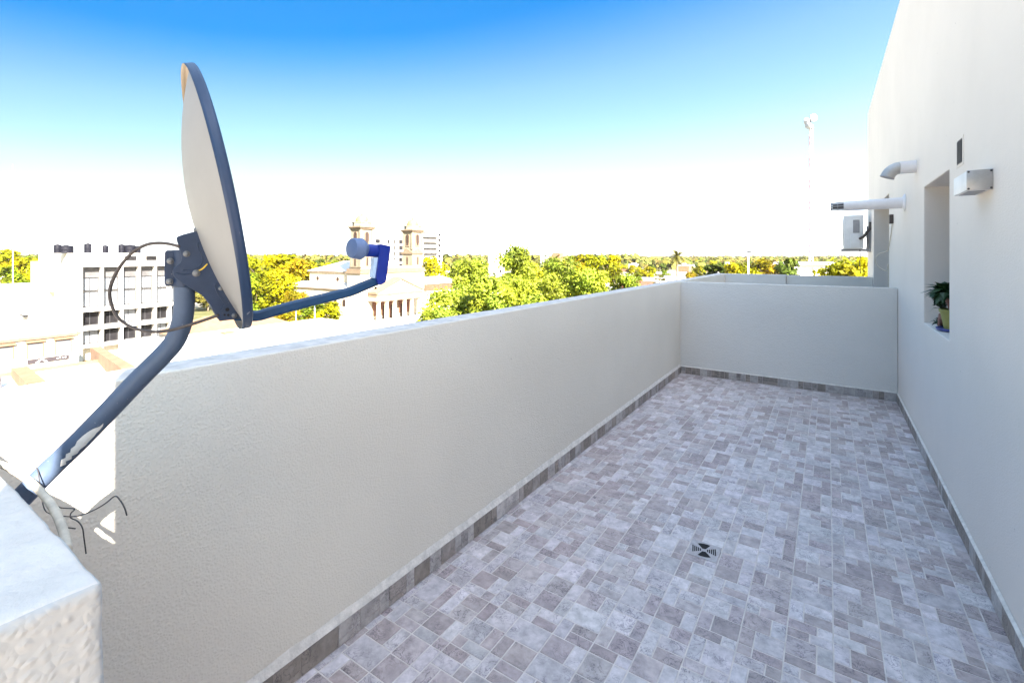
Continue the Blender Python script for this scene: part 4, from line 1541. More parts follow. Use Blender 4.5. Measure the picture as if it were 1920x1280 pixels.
cedar('dark cedar with flat layered branches behind the plane trees', gpos(1125, 80), 18 - (494 - 479) * 80 / 890, 4.8, 4, 8)
cedar('pointed blue-green conifer left of the tall palm', gpos(1236, 110), 18 - (502 - 479) * 110 / 890, 3.2, 6, 12, 'leaf4')

# ------------------------------------------------------------------ the church
ch = thing('church', 'twin towered cream church with a columned portico across the square', 'church', (-104, 94, G))
FX = -102.4
mb = MB()
mb.box(-107.9, 82.0, G, FX, 105.6, -3.3)                 # front block
mb.box(-107.9, 82.6, -2.05, FX - 0.4, 105.0, -1.6)
mb.build('front_block', M['church'], ch)
mb = MB()
mb.box(-108.3, 81.6, -3.3, FX + 0.4, 106.0, -2.75)
mb.box(-108.05, 81.85, -2.75, FX + 0.15, 105.75, -2.05)
mb.build('cornice', M['church_trim'], ch)
mb = MB()
mb.box(-131, 86.0, G, -107.9, 101.6, -3.4)                # nave
mb.box(-137.7, 81.5, G, -107.92, 85.98, -7.9)              # near aisle
mb.box(-137.7, 101.62, G, -107.92, 106, -7.9)
mb.build('nave', M['church'], ch)
mb = MB()
mb.add([(-131.6, 85.4, -3.05), (-107.9, 85.4, -3.05), (-107.9, 102.2, -3.05), (-131.6, 102.2, -3.05), (-125, 93.8, -0.2), (-107.9, 93.8, -0.2)],
       [(0, 1, 5, 4), (2, 3, 4, 5), (3, 0, 4), (1, 2, 5), (3, 2, 1, 0)])
mb.add([(-138.2, 81.0, -7.55), (-107.95, 81.0, -7.55), (-107.95, 85.9, -6.2), (-134, 85.9, -6.2), (-138.2, 85.9, -7.55)], [(0, 1, 2, 3), (0, 3, 4)])
mb.build('roof', M['church_roof'], ch, fix=False)
mb = MB()
mb.box(-131.5, 85.5, -3.4, -107.91, 102.1, -3.06)
mb.box(-138.1, 81.1, -7.9, -107.93, 85.99, -7.56)
mb.build('eaves', M['church_trim'], ch)
# round windows of the nave and aisle arches
def disc(mb, c, r_, axis, n_=14, mi=0):
    mb.lathe(c, [(r_, 0), (r_, 0.06)], axis, n_, mi)


for x in (-127, -117.5):
    mb = MB()
    disc(mb, (x, 85.99, -5.3), 0.62, V((0, -1, 0)))
    mb.build('window', M['church_dark'], ch)


def arch(mb, c, wd, h, u_, n_, depth=0.06, mi=0):
    """round headed opening: c is its foot middle, u_ along the wall, n_ out of the wall"""
    pts = [c - u_ * wd / 2, c + u_ * wd / 2]
    zc = h - wd / 2
    for k in range(9):
        a = math.pi * k / 8
        pts.append(c + u_ * (wd / 2 * math.cos(a)) + V((0, 0, zc + wd / 2 * math.sin(a))))
    mb.prism(pts, n_ * depth, mi)


for x in (-108.6, -112.4, -116.2, -122, -128, -134):
    mb = MB()
    arch(mb, V((x, 81.49, -12.2)), 1.3, 1.9, V((1, 0, 0)), V((0, -1, 0)))
    mb.build('window', M['church_dark'], ch)
# portico
mb = MB()
mb.box(FX + 0.02, 84.5, -10.7, -98.9, 101.6, -9.0)
mb.box(FX + 0.02, 84.9, -9.0 + 0.001, -99.3, 101.2, -8.7)
mb.prism([(-99.0, 84.7, -8.69), (-99.0, 101.4, -8.69), (-99.0, 93.05, -5.3)], V((-3.3, 0, 0)))
pt = mb.build('portico', M['church'], ch)
mb = MB()
for sgn_ in (0, 1):
    a = V((-98.85, 84.1 if sgn_ == 0 else 102.0, -8.75))
    b = V((-98.85, 93.05, -5.05))
    mb.prism([a, b, b + V((0, 0, 0.55)), a + V((0, 0, 0.5))], V((-3.4, 0, 0)))
mb.box(-102.3, 84.1, -9.2, -98.7, 102.0, -8.95)
mb.box(-102.3, 84.2, -10.75, -98.75, 101.9, -10.55)
mb.build('pediment_moulding', M['church_trim'], pt)
for i, y in enumerate((85.6, 88.4, 91.2, 94.9, 97.7, 100.5)):
    mb = MB()
    mb.lathe((-99.7, y, G + 0.3), [(0.8, 0), (0.8, 0.25), (0.62, 0.4), (0.60, 2.5), (0.52, 5.0), (0.62, 5.1), (0.78, 5.35), (0.78, 5.52)], n=16)
    mb.build('column', M['church'], pt, angle=40)
for y0, y1 in ((86.3, 87.7), (89.1, 90.5), (91.9, 94.2), (95.6, 97.0), (98.4, 99.8)):
    MB().box(FX + 0.01, y0 - 0.5, -14.9 if y1 - y0 < 2 else G + 0.3, FX + 0.12, y1 + 0.5, -10.72).build('portico_panel', M['portico_red'], pt)
for y0, y1 in ((89.4, 90.2), (92.2, 93.9), (95.9, 96.7)):
    MB().box(FX + 0.13, y0, G + 0.3, FX + 0.2, y1, -12.4).build('door', M['church_dark'], pt)
mb = MB()
for k in range(4):
    mb.box(FX + 0.02, 83.6, G + k * 0.15, -97.6 + (3 - k) * 0.4 - 0.6, 102.6, G + (k + 1) * 0.15 - 0.001)
mb.build('steps', M['pavement'], pt)
# crest over the middle of the front
mb = MB()
mb.prism([(-103.2, 91.2, -1.59), (-103.2, 96.4, -1.59), (-103.2, 95.2, -0.4), (-103.2, 94.2, 0.3), (-103.2, 93.4, 0.3), (-103.2, 92.4, -0.4)], V((-0.8, 0, 0)))
mb.lathe((-103.6, 93.8, 0.3), [(0.5, 0), (0.42, 0.3), (0.3, 0.9), (0.34, 1.5), (0.22, 1.9), (0.26, 2.1), (0.2, 2.4), (0.02, 2.5)], n=10)
mb.build('crest', M['church'], ch, angle=40)


def tower(y0):
    x1, x0 = FX - 0.35, FX - 4.6
    y1 = y0 + 4.4
    cx_, cy_ = (x0 + x1) / 2, (y0 + y1) / 2
    mb = MB()
    mb.box(x0, y0, -1.59, x1, y1, 2.2)
    mb.box(x0 + 0.2, y0 + 0.2, 2.2, x1 - 0.2, y1 - 0.2, 8.6)
    for (px, py) in ((x0, y0), (x1 - 0.6, y0), (x0, y1 - 0.6), (x1 - 0.6, y1 - 0.6)):
        mb.box(px + 0.003, py + 0.003, 3.4, px + 0.6, py + 0.6, 8.59)
        mb.box(px - 0.06, py - 0.06, -1.58, px + 0.66, py + 0.66, 1.98)
    tw = mb.build('tower', M['tower'], ch)
    mb = MB()
    mb.box(x0 - 0.35, y0 - 0.35, 2.0, x1 + 0.35, y1 + 0.35, 2.35)
    for nrm, along in ((V((1, 0, 0)), V((0, 1, 0))), (V((0, -1, 0)), V((1, 0, 0))), (V((-1, 0, 0)), V((0, 1, 0))), (V((0, 1, 0)), V((1, 0, 0)))):
        c = V((cx_, cy_, 2.36)) + nrm * 2.05
        mb.prism([c - along * 2.3, c + along * 2.3, c + V((0, 0, 1.25))], nrm * 0.4)
    mb.build('string_course', M['church_trim'], tw)
    mb = MB()
    mb.box(x0 - 0.25, y0 - 0.25, 8.6, x1 + 0.25, y1 + 0.25, 8.95)
    mb.box(x0 - 0.55, y0 - 0.55, 8.95, x1 + 0.55, y1 + 0.55, 9.3)
    mb.build('cornice', M['church_trim'], tw)
    mb = MB()
    mb.lathe((cx_, cy_, 9.3), [(2.55, 0), (2.5, 0.9), (2.62, 0.95), (2.62, 1.15), (2.1, 1.2)], n=8)
    for k in range(8):
        a = 2 * math.pi * k / 8
        mb.lathe((cx_ + 2.45 * math.cos(a), cy_ + 2.45 * math.sin(a), 10.45), [(0.16, 0), (0.16, 0.2), (0.08, 0.5), (0.01, 0.6)], n=6)
    mb.build('drum', M['tower'], tw)
    mb = MB()
    mb.lathe((cx_, cy_, 10.45), [(1.72, 0), (1.72, 0.35), (1.62, 0.9), (1.35, 1.4), (0.9, 1.75), (0.35, 1.92), (0.3, 2.3), (0.1, 2.4)], n=20)
    mb.build('dome', M['dome'], tw, angle=40)
    mb = MB()
    mb.tube([(cx_, cy_, 12.7), (cx_, cy_, 15.2)], 0.07, 6)
    mb.box(cx_ - 0.05, cy_ - 0.45, 14.35, cx_ + 0.05, cy_ + 0.45, 14.47)
    mb.build('cross', M['grey_metal'], tw)
    for nrm, along in ((V((1, 0, 0)), V((0, 1, 0))), (V((0, -1, 0)), V((1, 0, 0)))):
        hw = 2.12 - 0.2
        c = V((cx_, cy_, 0)) + nrm * ((2.2 if abs(nrm.y) else 2.125) - 0.2)
        mb = MB()
        arch(mb, c + V((0, 0, 4.2)), 1.5, 3.7, along, nrm, 0.16)
        f = mb.build('belfry_surround', M['church_trim'], tw)
        mb = MB()
        arch(mb, c + V((0, 0, 5.3)) + nrm * 0.165, 1.1, 2.5, along, nrm, 0.03)
        mb.build('belfry_opening', M['church_dark'], f)
        mb = MB()
        mb.box(-0.32, -0.32, 0, 0.32, 0.32, 0.9)
        mb.v = [V((c.x, c.y, 4.6)) + nrm * 0.05 + along * p.x * 1.2 + nrm * (p.y * 0.5) + V((0, 0, p.z)) for p in mb.v]
        mb.build('belfry_balcony', M['church_dark'], f)
        c2 = V((cx_, cy_, -1.3)) + nrm * (2.2 if abs(nrm.y) else 2.125)
        mb = MB()
        arch(mb, c2, 1.0, 2.6, along, nrm, 0.05)
        f = mb.build('slot_surround', M['church_trim'], tw)
        mb = MB()
        arch(mb, c2 + V((0, 0, 0.1)) + nrm * 0.055, 0.5, 2.2, along, nrm, 0.03)
        mb.build('slot_window', M['church_dark'], f)


tower(82.2)
tower(101.0)


# ------------------------------------------------------------------ buildings
def window_grid(par, x, rects, axis='x', fr=M['frame'], pane=M['pane']):
    """windows on a facade facing +X (x fixed) as (y0,y1,z0,z1[,mat])"""
    for rc in rects:
        y0, y1, z0, z1 = rc[:4]
        pm = rc[4] if len(rc) > 4 else pane
        mb = MB()
        t = 0.13
        mb.box(x - 0.06, y0, z0, x + 0.02, y0 + t, z1)
        mb.box(x - 0.06, y1 - t, z0, x + 0.02, y1, z1)
        mb.box(x - 0.06, y0 + t, z1 - t, x + 0.02, y1 - t, z1)
        mb.box(x - 0.06, y0 + t, z0, x + 0.02, y1 - t, z0 + t)
        ym = (y0 + y1) / 2
        mb.box(x - 0.05, ym - 0.05, z0 + t, x + 0.012, ym + 0.05, z1 - t)
        w_ = mb.build('window', fr, par)
        MB().box(x - 0.045, y0 + t * .9, z0 + t * .9, x - 0.03, y1 - t * .9, z1 - t * .9).build('pane', pm, w_)


# white block with a concrete grid facade
ab = thing('apartment_block', 'white apartment block with a blank side wall and gridded window front', 'building', (-115, 34, G))
AX = -105.0
A0, A1 = 26.1, 42.0
mb = MB()
mb.box(-129, A0, G, AX - 1.6, A1, -0.35)
mb.box(-129, A0, -0.349, AX - 3.2, A1, 1.9)
mb.box(AX - 3.2, A0, -0.349, AX, A0 + 6.0, 1.9)
mb.box(-135.7, A0 + 0.2, G, -129.01, A1 - 2, 0.3)
mb.box(-175, A0 + 0.6, G, -135.71, A1 - 4, -5.7)
mb.box(AX - 1.6, A0, G, AX, A0 + 0.55, -0.35)
mb.build('wall', M['white_render'], ab)
mb = MB()                                                    # frame of slabs and fins
bays = [26.65, 29.45, 32.2, 34.8, 37.3, 39.7, 42.0]
for z0, z1 in ((-0.45, 0.55), (-8.1, -7.45), (-11.25, -10.6), (-14.2, -13.75)):
    mb.box(AX - 1.61, A0 + 0.56, z0, AX + 0.05, A1, z1)
for y in bays[1:]:
    for z0, z1 in ((-7.45, -0.45), (-10.6, -8.1), (-13.75, -11.25), (G, -14.2)):
        mb.box(AX - 1.6, y - 0.30, z0, AX, y, z1)
mb.box(AX - 0.3, A0 + 6.0, 1.45, AX + 0.05, A1, 1.9)
for y in (32.1, 35.3, 38.5, 41.7):
    mb.box(AX - 3.2, y, 0.55, AX, y + 0.3, 1.45)
mb.build('frame_grid', M['white_render'], ab)
mb = MB()
for i in range(len(bays) - 1):
    mb.box(AX - 1.59, bays[i], -2.3, AX - 1.2, bays[i + 1] - 0.3, -0.46)
mb.build('spandrel', M['lintel'], ab)
wins = []
r = random.Random(6)
for i in range(len(bays) - 1):
    y0, y1 = bays[i] + 0.02, bays[i + 1] - 0.32
    for z0, z1 in ((-4.6, -2.35), (-7.4, -4.75), (-10.55, -8.15), (-13.7, -11.3)):
        big = z1 > -5
        m_ = M['curtain'] if (big and r.random() < 0.85) or r.random() < 0.35 else M['pane']
        wins.append((y0, y1, z0, z1, m_))
window_grid(ab, AX - 1.35, wins, fr=M['dark_metal'])
mb = MB()
for i in range(3):
    mb.box(AX - 3.19, 32.5 + i * 3.2, 0.56, AX - 3.1, 35.2 + i * 3.2, 1.4)
mb.build('penthouse_window', M['pane'], ab)
mb = MB()
mb.prism([(-119.3, A0 - 0.01, -5.2), (-118.6, A0 - 0.01, -5.2), (-118.6, A0 - 0.01, -5.8)], V((0, -0.5, 0)))
mb.build('wall_hood', M['peach_render'], ab)


def water_tank(label, loc, r_, h, fat=True):
    t = thing('water_tank', label, 'water tank', loc, 'black water tanks on the apartment roof')
    x, y, z = loc
    MB().lathe((x, y, z), [(r_, 0), (r_, 0.1), (r_ * .97, 0.15), (r_ * .97, h * .45), (r_, h * .5), (r_ * .97, h * .55), (r_ * .97, h * .88), (r_ * .8, h * .97), (r_ * .25, h), (0.01, h)], n=18).build('tank', M['tank'], t, angle=40)
    MB().lathe((x, y, z + h * .96), [(r_ * .28, 0), (r_ * .28, 0.15), (0.01, 0.18)], n=10).build('lid', M['dark_metal'], t)
    return t


def roofpos(u, d):
    p = P(u, 479, d)
    return (p.x, p.y, 1.905)


for u, w_, h, lab in ((108, .5, 1.5, 'slim black water tank at the left end of the white roof'), (124, 1.0, 1.35, 'wide black water tank beside the slim one at the left'),
                      (165, .55, 1.75, 'tall narrow black water tank left of the pale dome tank'), (197, .5, 1.45, 'narrow black water tank right of the pale dome tank'),
                      (228, .5, 1.7, 'narrow black water tank nearest the cable loop'), (244, .95, 1.6, 'wide black water tank inside the cable loop'), (258, .5, 1.4, 'small black water tank closest to the dish bracket')):
    p = Pplane(u, 479, V((-112.0, 0, 0)), V((1, 0, 0)))
    water_tank(lab, (p.x, p.y, 1.905), w_, h)
p = Pplane(181, 479, V((-112.0, 0, 0)), V((1, 0, 0)))
t = thing('water_tank', 'pale domed water tank between two narrow black tanks', 'water tank', (p.x, p.y, 1.905))
MB().lathe((p.x, p.y, 1.905), [(0.85, 0), (0.85, 1.1), (0.75, 1.5), (0.45, 1.8), (0.01, 1.9)], n=18).build('tank', M['white_metal'], t, angle=40)
MB().lathe((p.x, p.y, 3.78), [(0.2, 0), (0.2, 0.12), (0.01, 0.15)], n=10).build('lid', M['grey_metal'], t)
# unit hung on the blank wall
aw = Pplane(50, 583, V((0, A0 + 0.6, 0)), V((0, 1, 0)))
t = thing('air_conditioner', 'pale air conditioner unit fixed on the blank white side wall', 'air conditioner', aw)
MB().obox(aw + V((0, -0.45, 0)), V((1.5, 0, 0)), V((0, 0.4, 0)), V((0, 0, 0.75)), ch=0.05).build('casing', M['grey_metal'], t)
for q in (-1, 1):
    mb = MB()
    mb.prism([aw + V((q, 0, -0.76)), aw + V((q, -0.9, -0.76)), aw + V((q, -0.9, -0.84)), aw + V((q, 0, -1.5))], V((0.08, 0, 0)))
    mb.build('bracket', M['dark_metal'], t)
MB().lathe(aw + V((0.4, -0.851, 0)), [(0.6, 0), (0.58, 0.03), (0.1, 0.03)], V((0, -1, 0)), 20).build('fan_grille', M['grey_metal'], t)

# low house with hooded windows and a shop sign
LX = -90.0
lh = thing('shop_house', 'low cream house with three hooded windows above a dark shop sign', 'house', (-94, 16, G))
MB().box(-103.9, 6.0, G, LX, 22.4, -9.9).build('wall', M['pale_render'], lh)
mb = MB()
mb.box(-103.9, 5.8, -9.899, LX + 0.3, 22.6, -9.55)
mb.build('cornice', M['church_trim'], lh)
MB().box(-103.5, 6.2, -9.549, LX - 0.1, 22.2, -9.45).build('roof', M['white_roof'], lh)


def lpt(u, v):
    return Pplane(u, v, V((LX, 0, 0)), V((1, 0, 0)))


for (u0, v0, u1, v1) in ((-12, 651, 24, 672), (52, 643, 80, 668), (105, 637, 132, 661)):
    a, b = lpt(u0, v0), lpt(u1, v1)
    mb = MB()
    mb.box(LX - 0.02, a.y - 0.25, a.z + 0.0, LX + 0.35, b.y + 0.25, a.z + 0.28)
    mb.box(LX - 0.02, a.y - 0.12, b.z, LX + 0.1, a.y, a.z)
    mb.box(LX - 0.02, b.y, b.z, LX + 0.1, b.y + 0.12, a.z)
    wn = mb.build('window', M['peach_render'], lh)
    MB().box(LX - 0.01, a.y, b.z, LX + 0.04, b.y, a.z - 0.35).build('pane', M['curtain'], wn)
    MB().box(LX - 0.01, a.y, a.z - 0.35, LX + 0.05, b.y, a.z - 0.001).build('blind_box', M['lintel'], wn)
a, b = lpt(51, 674.5), lpt(128, 672)
sg = thing('shop_sign', 'long dark sign board with a white chevron emblem under the hooded windows', 'sign', (LX, a.y, a.z))
zt, zb = a.z, a.z - 0.55
MB().box(LX + 0.05, a.y, zb, LX + 0.2, b.y, zt).build('board', M['sign_dark'], sg)
mb = MB()
x = LX + 0.205
y0 = a.y + 0.75
for p0, p1, p2 in ((0.0, 0.62, 0), (1.25, 0.62, 0),):
    mb.prism([(x, y0 + p0, zb + 0.03), (x, y0 + p0 + (0.28 if p0 < 0.5 else -0.28), zb + 0.03), (x, y0 + p1 + (0.02 if p0 < .5 else -0.02), zb + 0.36), (x, y0 + p1, zb + 0.52)], V((0.02, 0, 0)))
mb.build('emblem', M['sign_white'], sg)
mb = MB()
r = random.Random(2)
for k in range(9):
    yy = a.y + 2.9 + k * 0.28
    if k in (4, 5):
        continue
    mb.box(x, yy, zb + 0.22, x + 0.02, yy + r.uniform(.1, .2), zb + 0.36 - r.uniform(0, .05))
mb.build('lettering', M['sign_white'], sg)
# peach outbuildings and wall ends before the house
for i, (u0, u1, vt, d, h, lab) in enumerate(((8, 26, 661, 74, 3.0, 'small cream chimney block before the low cream house'),
                                             (28, 50, 672, 72, 2.2, 'squat cream parapet pier next to the dark shop sign'))):
    p0, p1 = P(u0, vt, d), P(u1, vt, d)
    mb = MB()
    mb.box(p0.x - 1, min(p0.y, p1.y) - 0.3, p0.z - h - 6, p0.x + 0.2, max(p0.y, p1.y) + 0.6, p0.z)
    mb.box(p0.x - 1.1, min(p0.y, p1.y) - 0.4, p0.z + 0.001, p0.x + 0.3, max(p0.y, p1.y) + 0.7, p0.z + 0.2)
    tag(mb.build('wall_pier', M['pale_render'], origin=(p0.x, p0.y, G)), lab, 'pier')


# flat roofed buildings right below the terrace
def flat_house(label, x0, y0, x1, y1, zt, par=0.5, wallm='pale_render', capm='peach_render'):
    t = thing('flat_roofed_house', label, 'house', ((x0 + x1) / 2, (y0 + y1) / 2, G))
    MB().box(x0, y0, G, x1, y1, zt).build('wall', M[wallm], t)
    MB().box(x0 + 0.22, y0 + 0.22, zt + 0.004, x1 - 0.22, y1 - 0.22, zt + 0.03).build('roof', M['white_roof'], t)
    mb = MB()
    mb.box(x0, y0, zt + 0.001, x0 + 0.2, y1, zt + par)
    mb.box(x1 - 0.2, y0, zt + 0.001, x1, y1, zt + par)
    mb.box(x0 + 0.2, y0, zt + 0.001, x1 - 0.2, y0 + 0.2, zt + par)
    mb.box(x0 + 0.2, y1 - 0.2, zt + 0.001, x1 - 0.2, y1, zt + par)
    mb.build('roof_parapet', M[capm], t)
    return t


flat_house('wide white flat roof directly below the dish and parapet', -70, 21, -42, 48, -9.2, 0.35, 'white_render', 'white_render')
flat_house('white flat roof with terracotta edges next to the shop sign', -72, 6, -46, 20.4, -11.2, 0.4)
flat_house('pale lower flat roof at the left edge of the view', -74, -12, -50, 5.4, -11.5, 0.4)
flat_house('near white roof under the terrace wall', -44, -14, -14, 5, -8.5, 0.4)
flat_house('near white roof beyond the terrace wall shade', -41, 6, -16, 30, -9.6, 0.4, 'white_render', 'white_render')
# rubble and low wall strips on the roofs
for (a_, b_, w_, lab) in ((P(179, 650, 62), P(240, 688, 45), 0.5, 'sloping terracotta wall top running down from the gridded block'),
                          (P(36, 688, 50), P(72, 719, 42), 0.6, 'short terracotta wall top below the shop sign')):
    d = (b_ - a_).normalized()
    s_ = d.cross(V((0, 0, 1))).normalized() * w_
    mb = MB()
    mb.prism([a_ - s_, a_ + s_, a_ + s_ - V((0, 0, 5)), a_ - s_ - V((0, 0, 5))], b_ - a_)
    tag(mb.build('boundary_wall', M['peach_render'], origin=(a_.x, a_.y, G)), lab, 'wall')

th_ = thing('tile_roofed_house', 'small cream house with a peach tiled roof seen between the pole and the dish bracket', 'house', (-76, 36, G))
MB().box(-81, 29, G, -71, 44, -9.6).build('wall', M['pale_render'], th_)
mb = MB()
mb.add([(-81.5, 28.5, -9.599), (-70.5, 28.5, -9.599), (-70.5, 44.5, -9.599), (-81.5, 44.5, -9.599), (-76, 33, -7.4), (-76, 40, -7.4)], [(0, 1, 4), (1, 2, 5, 4), (2, 3, 5), (3, 0, 4, 5), (3, 2, 1, 0)])
mb.build('roof', M['peach_render'], th_)
MB().box(-78.6, 38.6, -9.5, -77.7, 39.5, -6.6).build('chimney', M['white_render'], th_)
for k in range(3):
    MB().box(-71.02, 31 + k * 4, -12.6, -70.94, 32.3 + k * 4, -11.0).build('window', M['pane'], th_)


def roof_unit(label, x, y, z, cat, kind):
    t = thing(kind, label, cat, (x, y, z))
    if kind == 'roof_vent':
        MB().box(x - .5, y - .5, z, x + .5, y + .5, z + .9).build('shaft', M['white_render'], t)
        MB().box(x - .7, y - .7, z + .901, x + .7, y + .7, z + 1.05).build('cap', M['peach_render'], t)
    else:
        MB().lathe((x, y, z), [(.75, 0), (.78, .1), (.75, .6), (.78, .65), (.72, 1.2), (.4, 1.45), (.01, 1.5)], n=18).build('tank', M['grey_metal'], t, angle=40)
        MB().lathe((x, y, z + 1.45), [(.22, 0), (.22, .12), (.01, .15)], n=10).build('lid', M['dark_metal'], t)


roof_unit('short square roof vent on the wide white flat roof', -63, 30, -9.17, 'roof vent', 'roof_vent')
roof_unit('square roof vent near the terracotta edged white roof corner', -58, 15, -11.17, 'roof vent', 'roof_vent')
roof_unit('grey round water tank on the terracotta edged white roof', -66, 10, -11.17, 'water tank', 'water_tank')

# house with a red front to the right of the church
rh = thing('red_fronted_house', 'white roofed house with a terracotta front right of the church', 'house', (-106, 115, G))
MB().box(-122, 107.2, G, -103.5, 124, -9.5).build('wall', M['white_render'], rh)
MB().box(-122.2, 107.0, -9.499, -103.3, 124.2, -7.4).build('facade_band', M['terracotta'], rh)
mb = MB()
mb.prism([(-122.4, 107.0, -7.399), (-103.1, 107.0, -7.399), (-112, 107.0, -5.6)], V((0, 17.2, 0)))
mb.build('roof', M['church_roof'], rh)
for k in range(3):
    mb = MB()
    mb.box(-103.51, 109 + k * 5, -13.2, -103.42, 110.6 + k * 5, -10.8)
    mb.build('window', M['pane'], rh)

# tall flats behind the church
tf = thing('apartment_tower', 'white tower of flats with stacked balconies behind the church towers', 'building', (-182, 170, G))
TX = -175.0
MB().box(-190, 147, G, TX, 180, 9.9).build('wing', M['white_render'], tf)
MB().box(-194, 180.01, G, TX - 1.5, 196, 14.4).build('tower_wall', M['white_render'], tf)
for k in range(10):
    z = 12.6 - k * 2.9
    mb = MB()
    mb.box(TX - 1.49, 180.6, z - 1.1, TX, 191.5, z - 0.1)
    bl = mb.build('balcony', M['white_render'], tf)
    MB().box(TX - 1.52, 180.9, z - 0.05, TX - 1.44, 191.2, z + 1.35).build('recess', M['lintel'], bl)
    MB().box(TX - 1.52, 192.6, z - 0.6, TX - 1.43, 194.8, z + 0.9).build('window', M['pane'], tf)
for k in range(9):
    z = 8.2 - k * 2.9
    for y in (148.6, 155.8, 159.8, 163.0, 167.2, 171.4, 175.2, 177.8):
        w_ = 2.6 if y in (148.6, 163.0, 167.2, 171.4) else 1.1
        MB().box(TX - 0.04, y, z - 1.0, TX + 0.04, y + w_, z + 0.9).build('window', M['pane'], tf)

# small white tower block and far grey silos
p0 = P(931, 470, 180)
wt = thing('water_tower_block', 'small plain white tower block left of the tallest plane tree', 'building', (p0.x, p0.y, G))
MB().box(p0.x - 4, p0.y, G, p0.x, p0.y + 5.2, p0.z).build('wall', M['white_render'], wt)
MB().box(p0.x - 4.1, p0.y - 0.1, p0.z + 0.001, p0.x + 0.1, p0.y + 5.3, p0.z + 0.3).build('roof', M['white_roof'], wt)
for k in range(3):
    MB().box(p0.x - 0.03, p0.y + 1.8, p0.z - 2.4 - k * 3, p0.x + 0.03, p0.y + 3.1, p0.z - 1.2 - k * 3).build('window', M['pane'], wt)
for u, vt, w_, lab in ((1024, 469, 8, 'dark grey far tower just above the treetops'), (1046, 471, 7, 'smaller brownish far tower beside the grey one')):
    p = P(u, vt, 430)
    t = thing('distant_tower', lab, 'building', (p.x, p.y, G))
    MB().box(p.x - w_ / 2, p.y - w_ / 2, G, p.x + w_ / 2, p.y + w_ / 2, p.z - 1.5).build('wall', M['grey_roof'] if w_ == 8 else M['peach_render'], t)
    MB().box(p.x - w_ / 4, p.y - w_ / 4, p.z - 1.499, p.x + w_ / 4, p.y + w_ / 4, p.z + 1).build('roof', M['grey_roof'], t)

# broad hall under the mast
hp = P(1488, 492, 250)
hw = P(1602, 492, 262)
hl = thing('hall', 'broad white roofed hall with a dark upper wall and round openings', 'hall', (hp.x, hp.y, G))
dx = (hw - hp)
dx.z = 0
dn = V((dx.y, -dx.x, 0)).normalized()
if dn.y > 0:
    dn = -dn
zt = hp.z - 1.5
b0, b1 = V((hp.x, hp.y, 0)), V((hw.x, hw.y, 0))
mb = MB()
mb.prism([b0 + V((0, 0, G)), b1 + V((0, 0, G)), b1 + V((0, 0, zt)), b0 + V((0, 0, zt))], -dn * 22)
mb.build('wall', M['white_render'], hl)
mb = MB()
e = dx.normalized()
mb.prism([b0 - e * 1.5 + V((0, 0, zt + 0.01)), b1 + e * 1.5 + V((0, 0, zt + 0.01)), b1 - e * 3 + V((0, 0, zt + 1.5)), b0 + e * 3 + V((0, 0, zt + 1.5))], -dn * 24)
mb.v = [v + dn * 1.0 for v in mb.v]
mb.build('roof', M['church_roof'], hl)
mb = MB()
a, b = b0 + e * 1.0, b0 + e * (dx.length * .62)
mb.prism([a + V((0, 0, zt - 4.2)), b + V((0, 0, zt - 4.2)), b - e * 2 + V((0, 0, zt - 0.6)), a + e * 1.6 + V((0, 0, zt - 0.6))], dn * 0.06)
mb.build('dark_panel', M['lintel'], hl)
for k in (0.1, 0.32, 0.46, 0.56):
    mb = MB()
    mb.lathe(b0 + e * (dx.length * k + 1) + V((0, 0, zt - 2.6)) + dn * 0.07, [(1.2 if k < .4 else .8, 0), (1.2 if k < .4 else .8, 0.1)], dn, 16)
    mb.build('round_opening', M['white_render'], hl)

# ------------------------------------------------------------------ masts, lamp posts, cars
p = P(1520, 479, 262)
ms = thing('telecom_mast', 'very tall thin mast banded white and faded red with dish antennas on top', 'mast', (p.x, p.y, G))
topz = 1.5 + 245 * 262 / 890
nb_ = 15
for k in range(nb_):
    z0 = G + (topz - G) * k / nb_
    z1 = G + (topz - G) * (k + 1) / nb_
    w0 = 1.15 - 0.25 * k / nb_
    mb = MB()
    for j in range(3):
        a = 2 * math.pi * j / 3 + .3
        c = V((math.cos(a) * w0, math.sin(a) * w0, 0))
        mb.tube([V((p.x, p.y, z0)) + c, V((p.x, p.y, z1)) + c], 0.22, 6)
        a2 = 2 * math.pi * (j + 1) / 3 + .3
        c2 = V((math.cos(a2) * w0, math.sin(a2) * w0, 0))
        st_ = 4
        for s in range(st_):
            za, zb_ = z0 + (z1 - z0) * s / st_, z0 + (z1 - z0) * (s + 1) / st_
            mb.tube([V((p.x, p.y, za)) + (c if s % 2 else c2), V((p.x, p.y, zb_)) + (c2 if s % 2 else c)], 0.12, 5)
    mb.build('lattice_section', M['mast_red'] if k % 2 == 1 else M['mast_white'], ms)
for k, (a, z, rr) in enumerate(((2.6, 2.2, 2.2), (5.4, 3.2, 2.0), (4.2, -0.8, 1.7), (1.0, 4.0, 1.5))):
    dd = V((math.cos(a), math.sin(a), 0))
    c = V((p.x, p.y, topz + z)) + dd * 1.7
    MB().lathe(c, [(rr * .9, 0), (rr, 0.25), (rr, 0.8), (rr * .9, 0.95), (0.2, 1.1)], dd, 18).build('antenna_drum', M['mast_white'], ms, angle=40)
mb = MB()
mb.lathe((p.x, p.y, topz - 2), [(1.6, 0), (1.6, 0.3)], n=8)
mb.tube([(p.x, p.y, topz - 3), (p.x, p.y, topz + 5.5)], 0.3, 8)
mb.build('head_frame', M['grey_metal'], ms)
p = P(24, 479, 420)
ms = thing('telecom_mast', 'faint grey lattice mast at the far left above the treetops', 'mast', (p.x, p.y, G))
mb = MB()
zt = 1.5 + 160 * 420 / 890
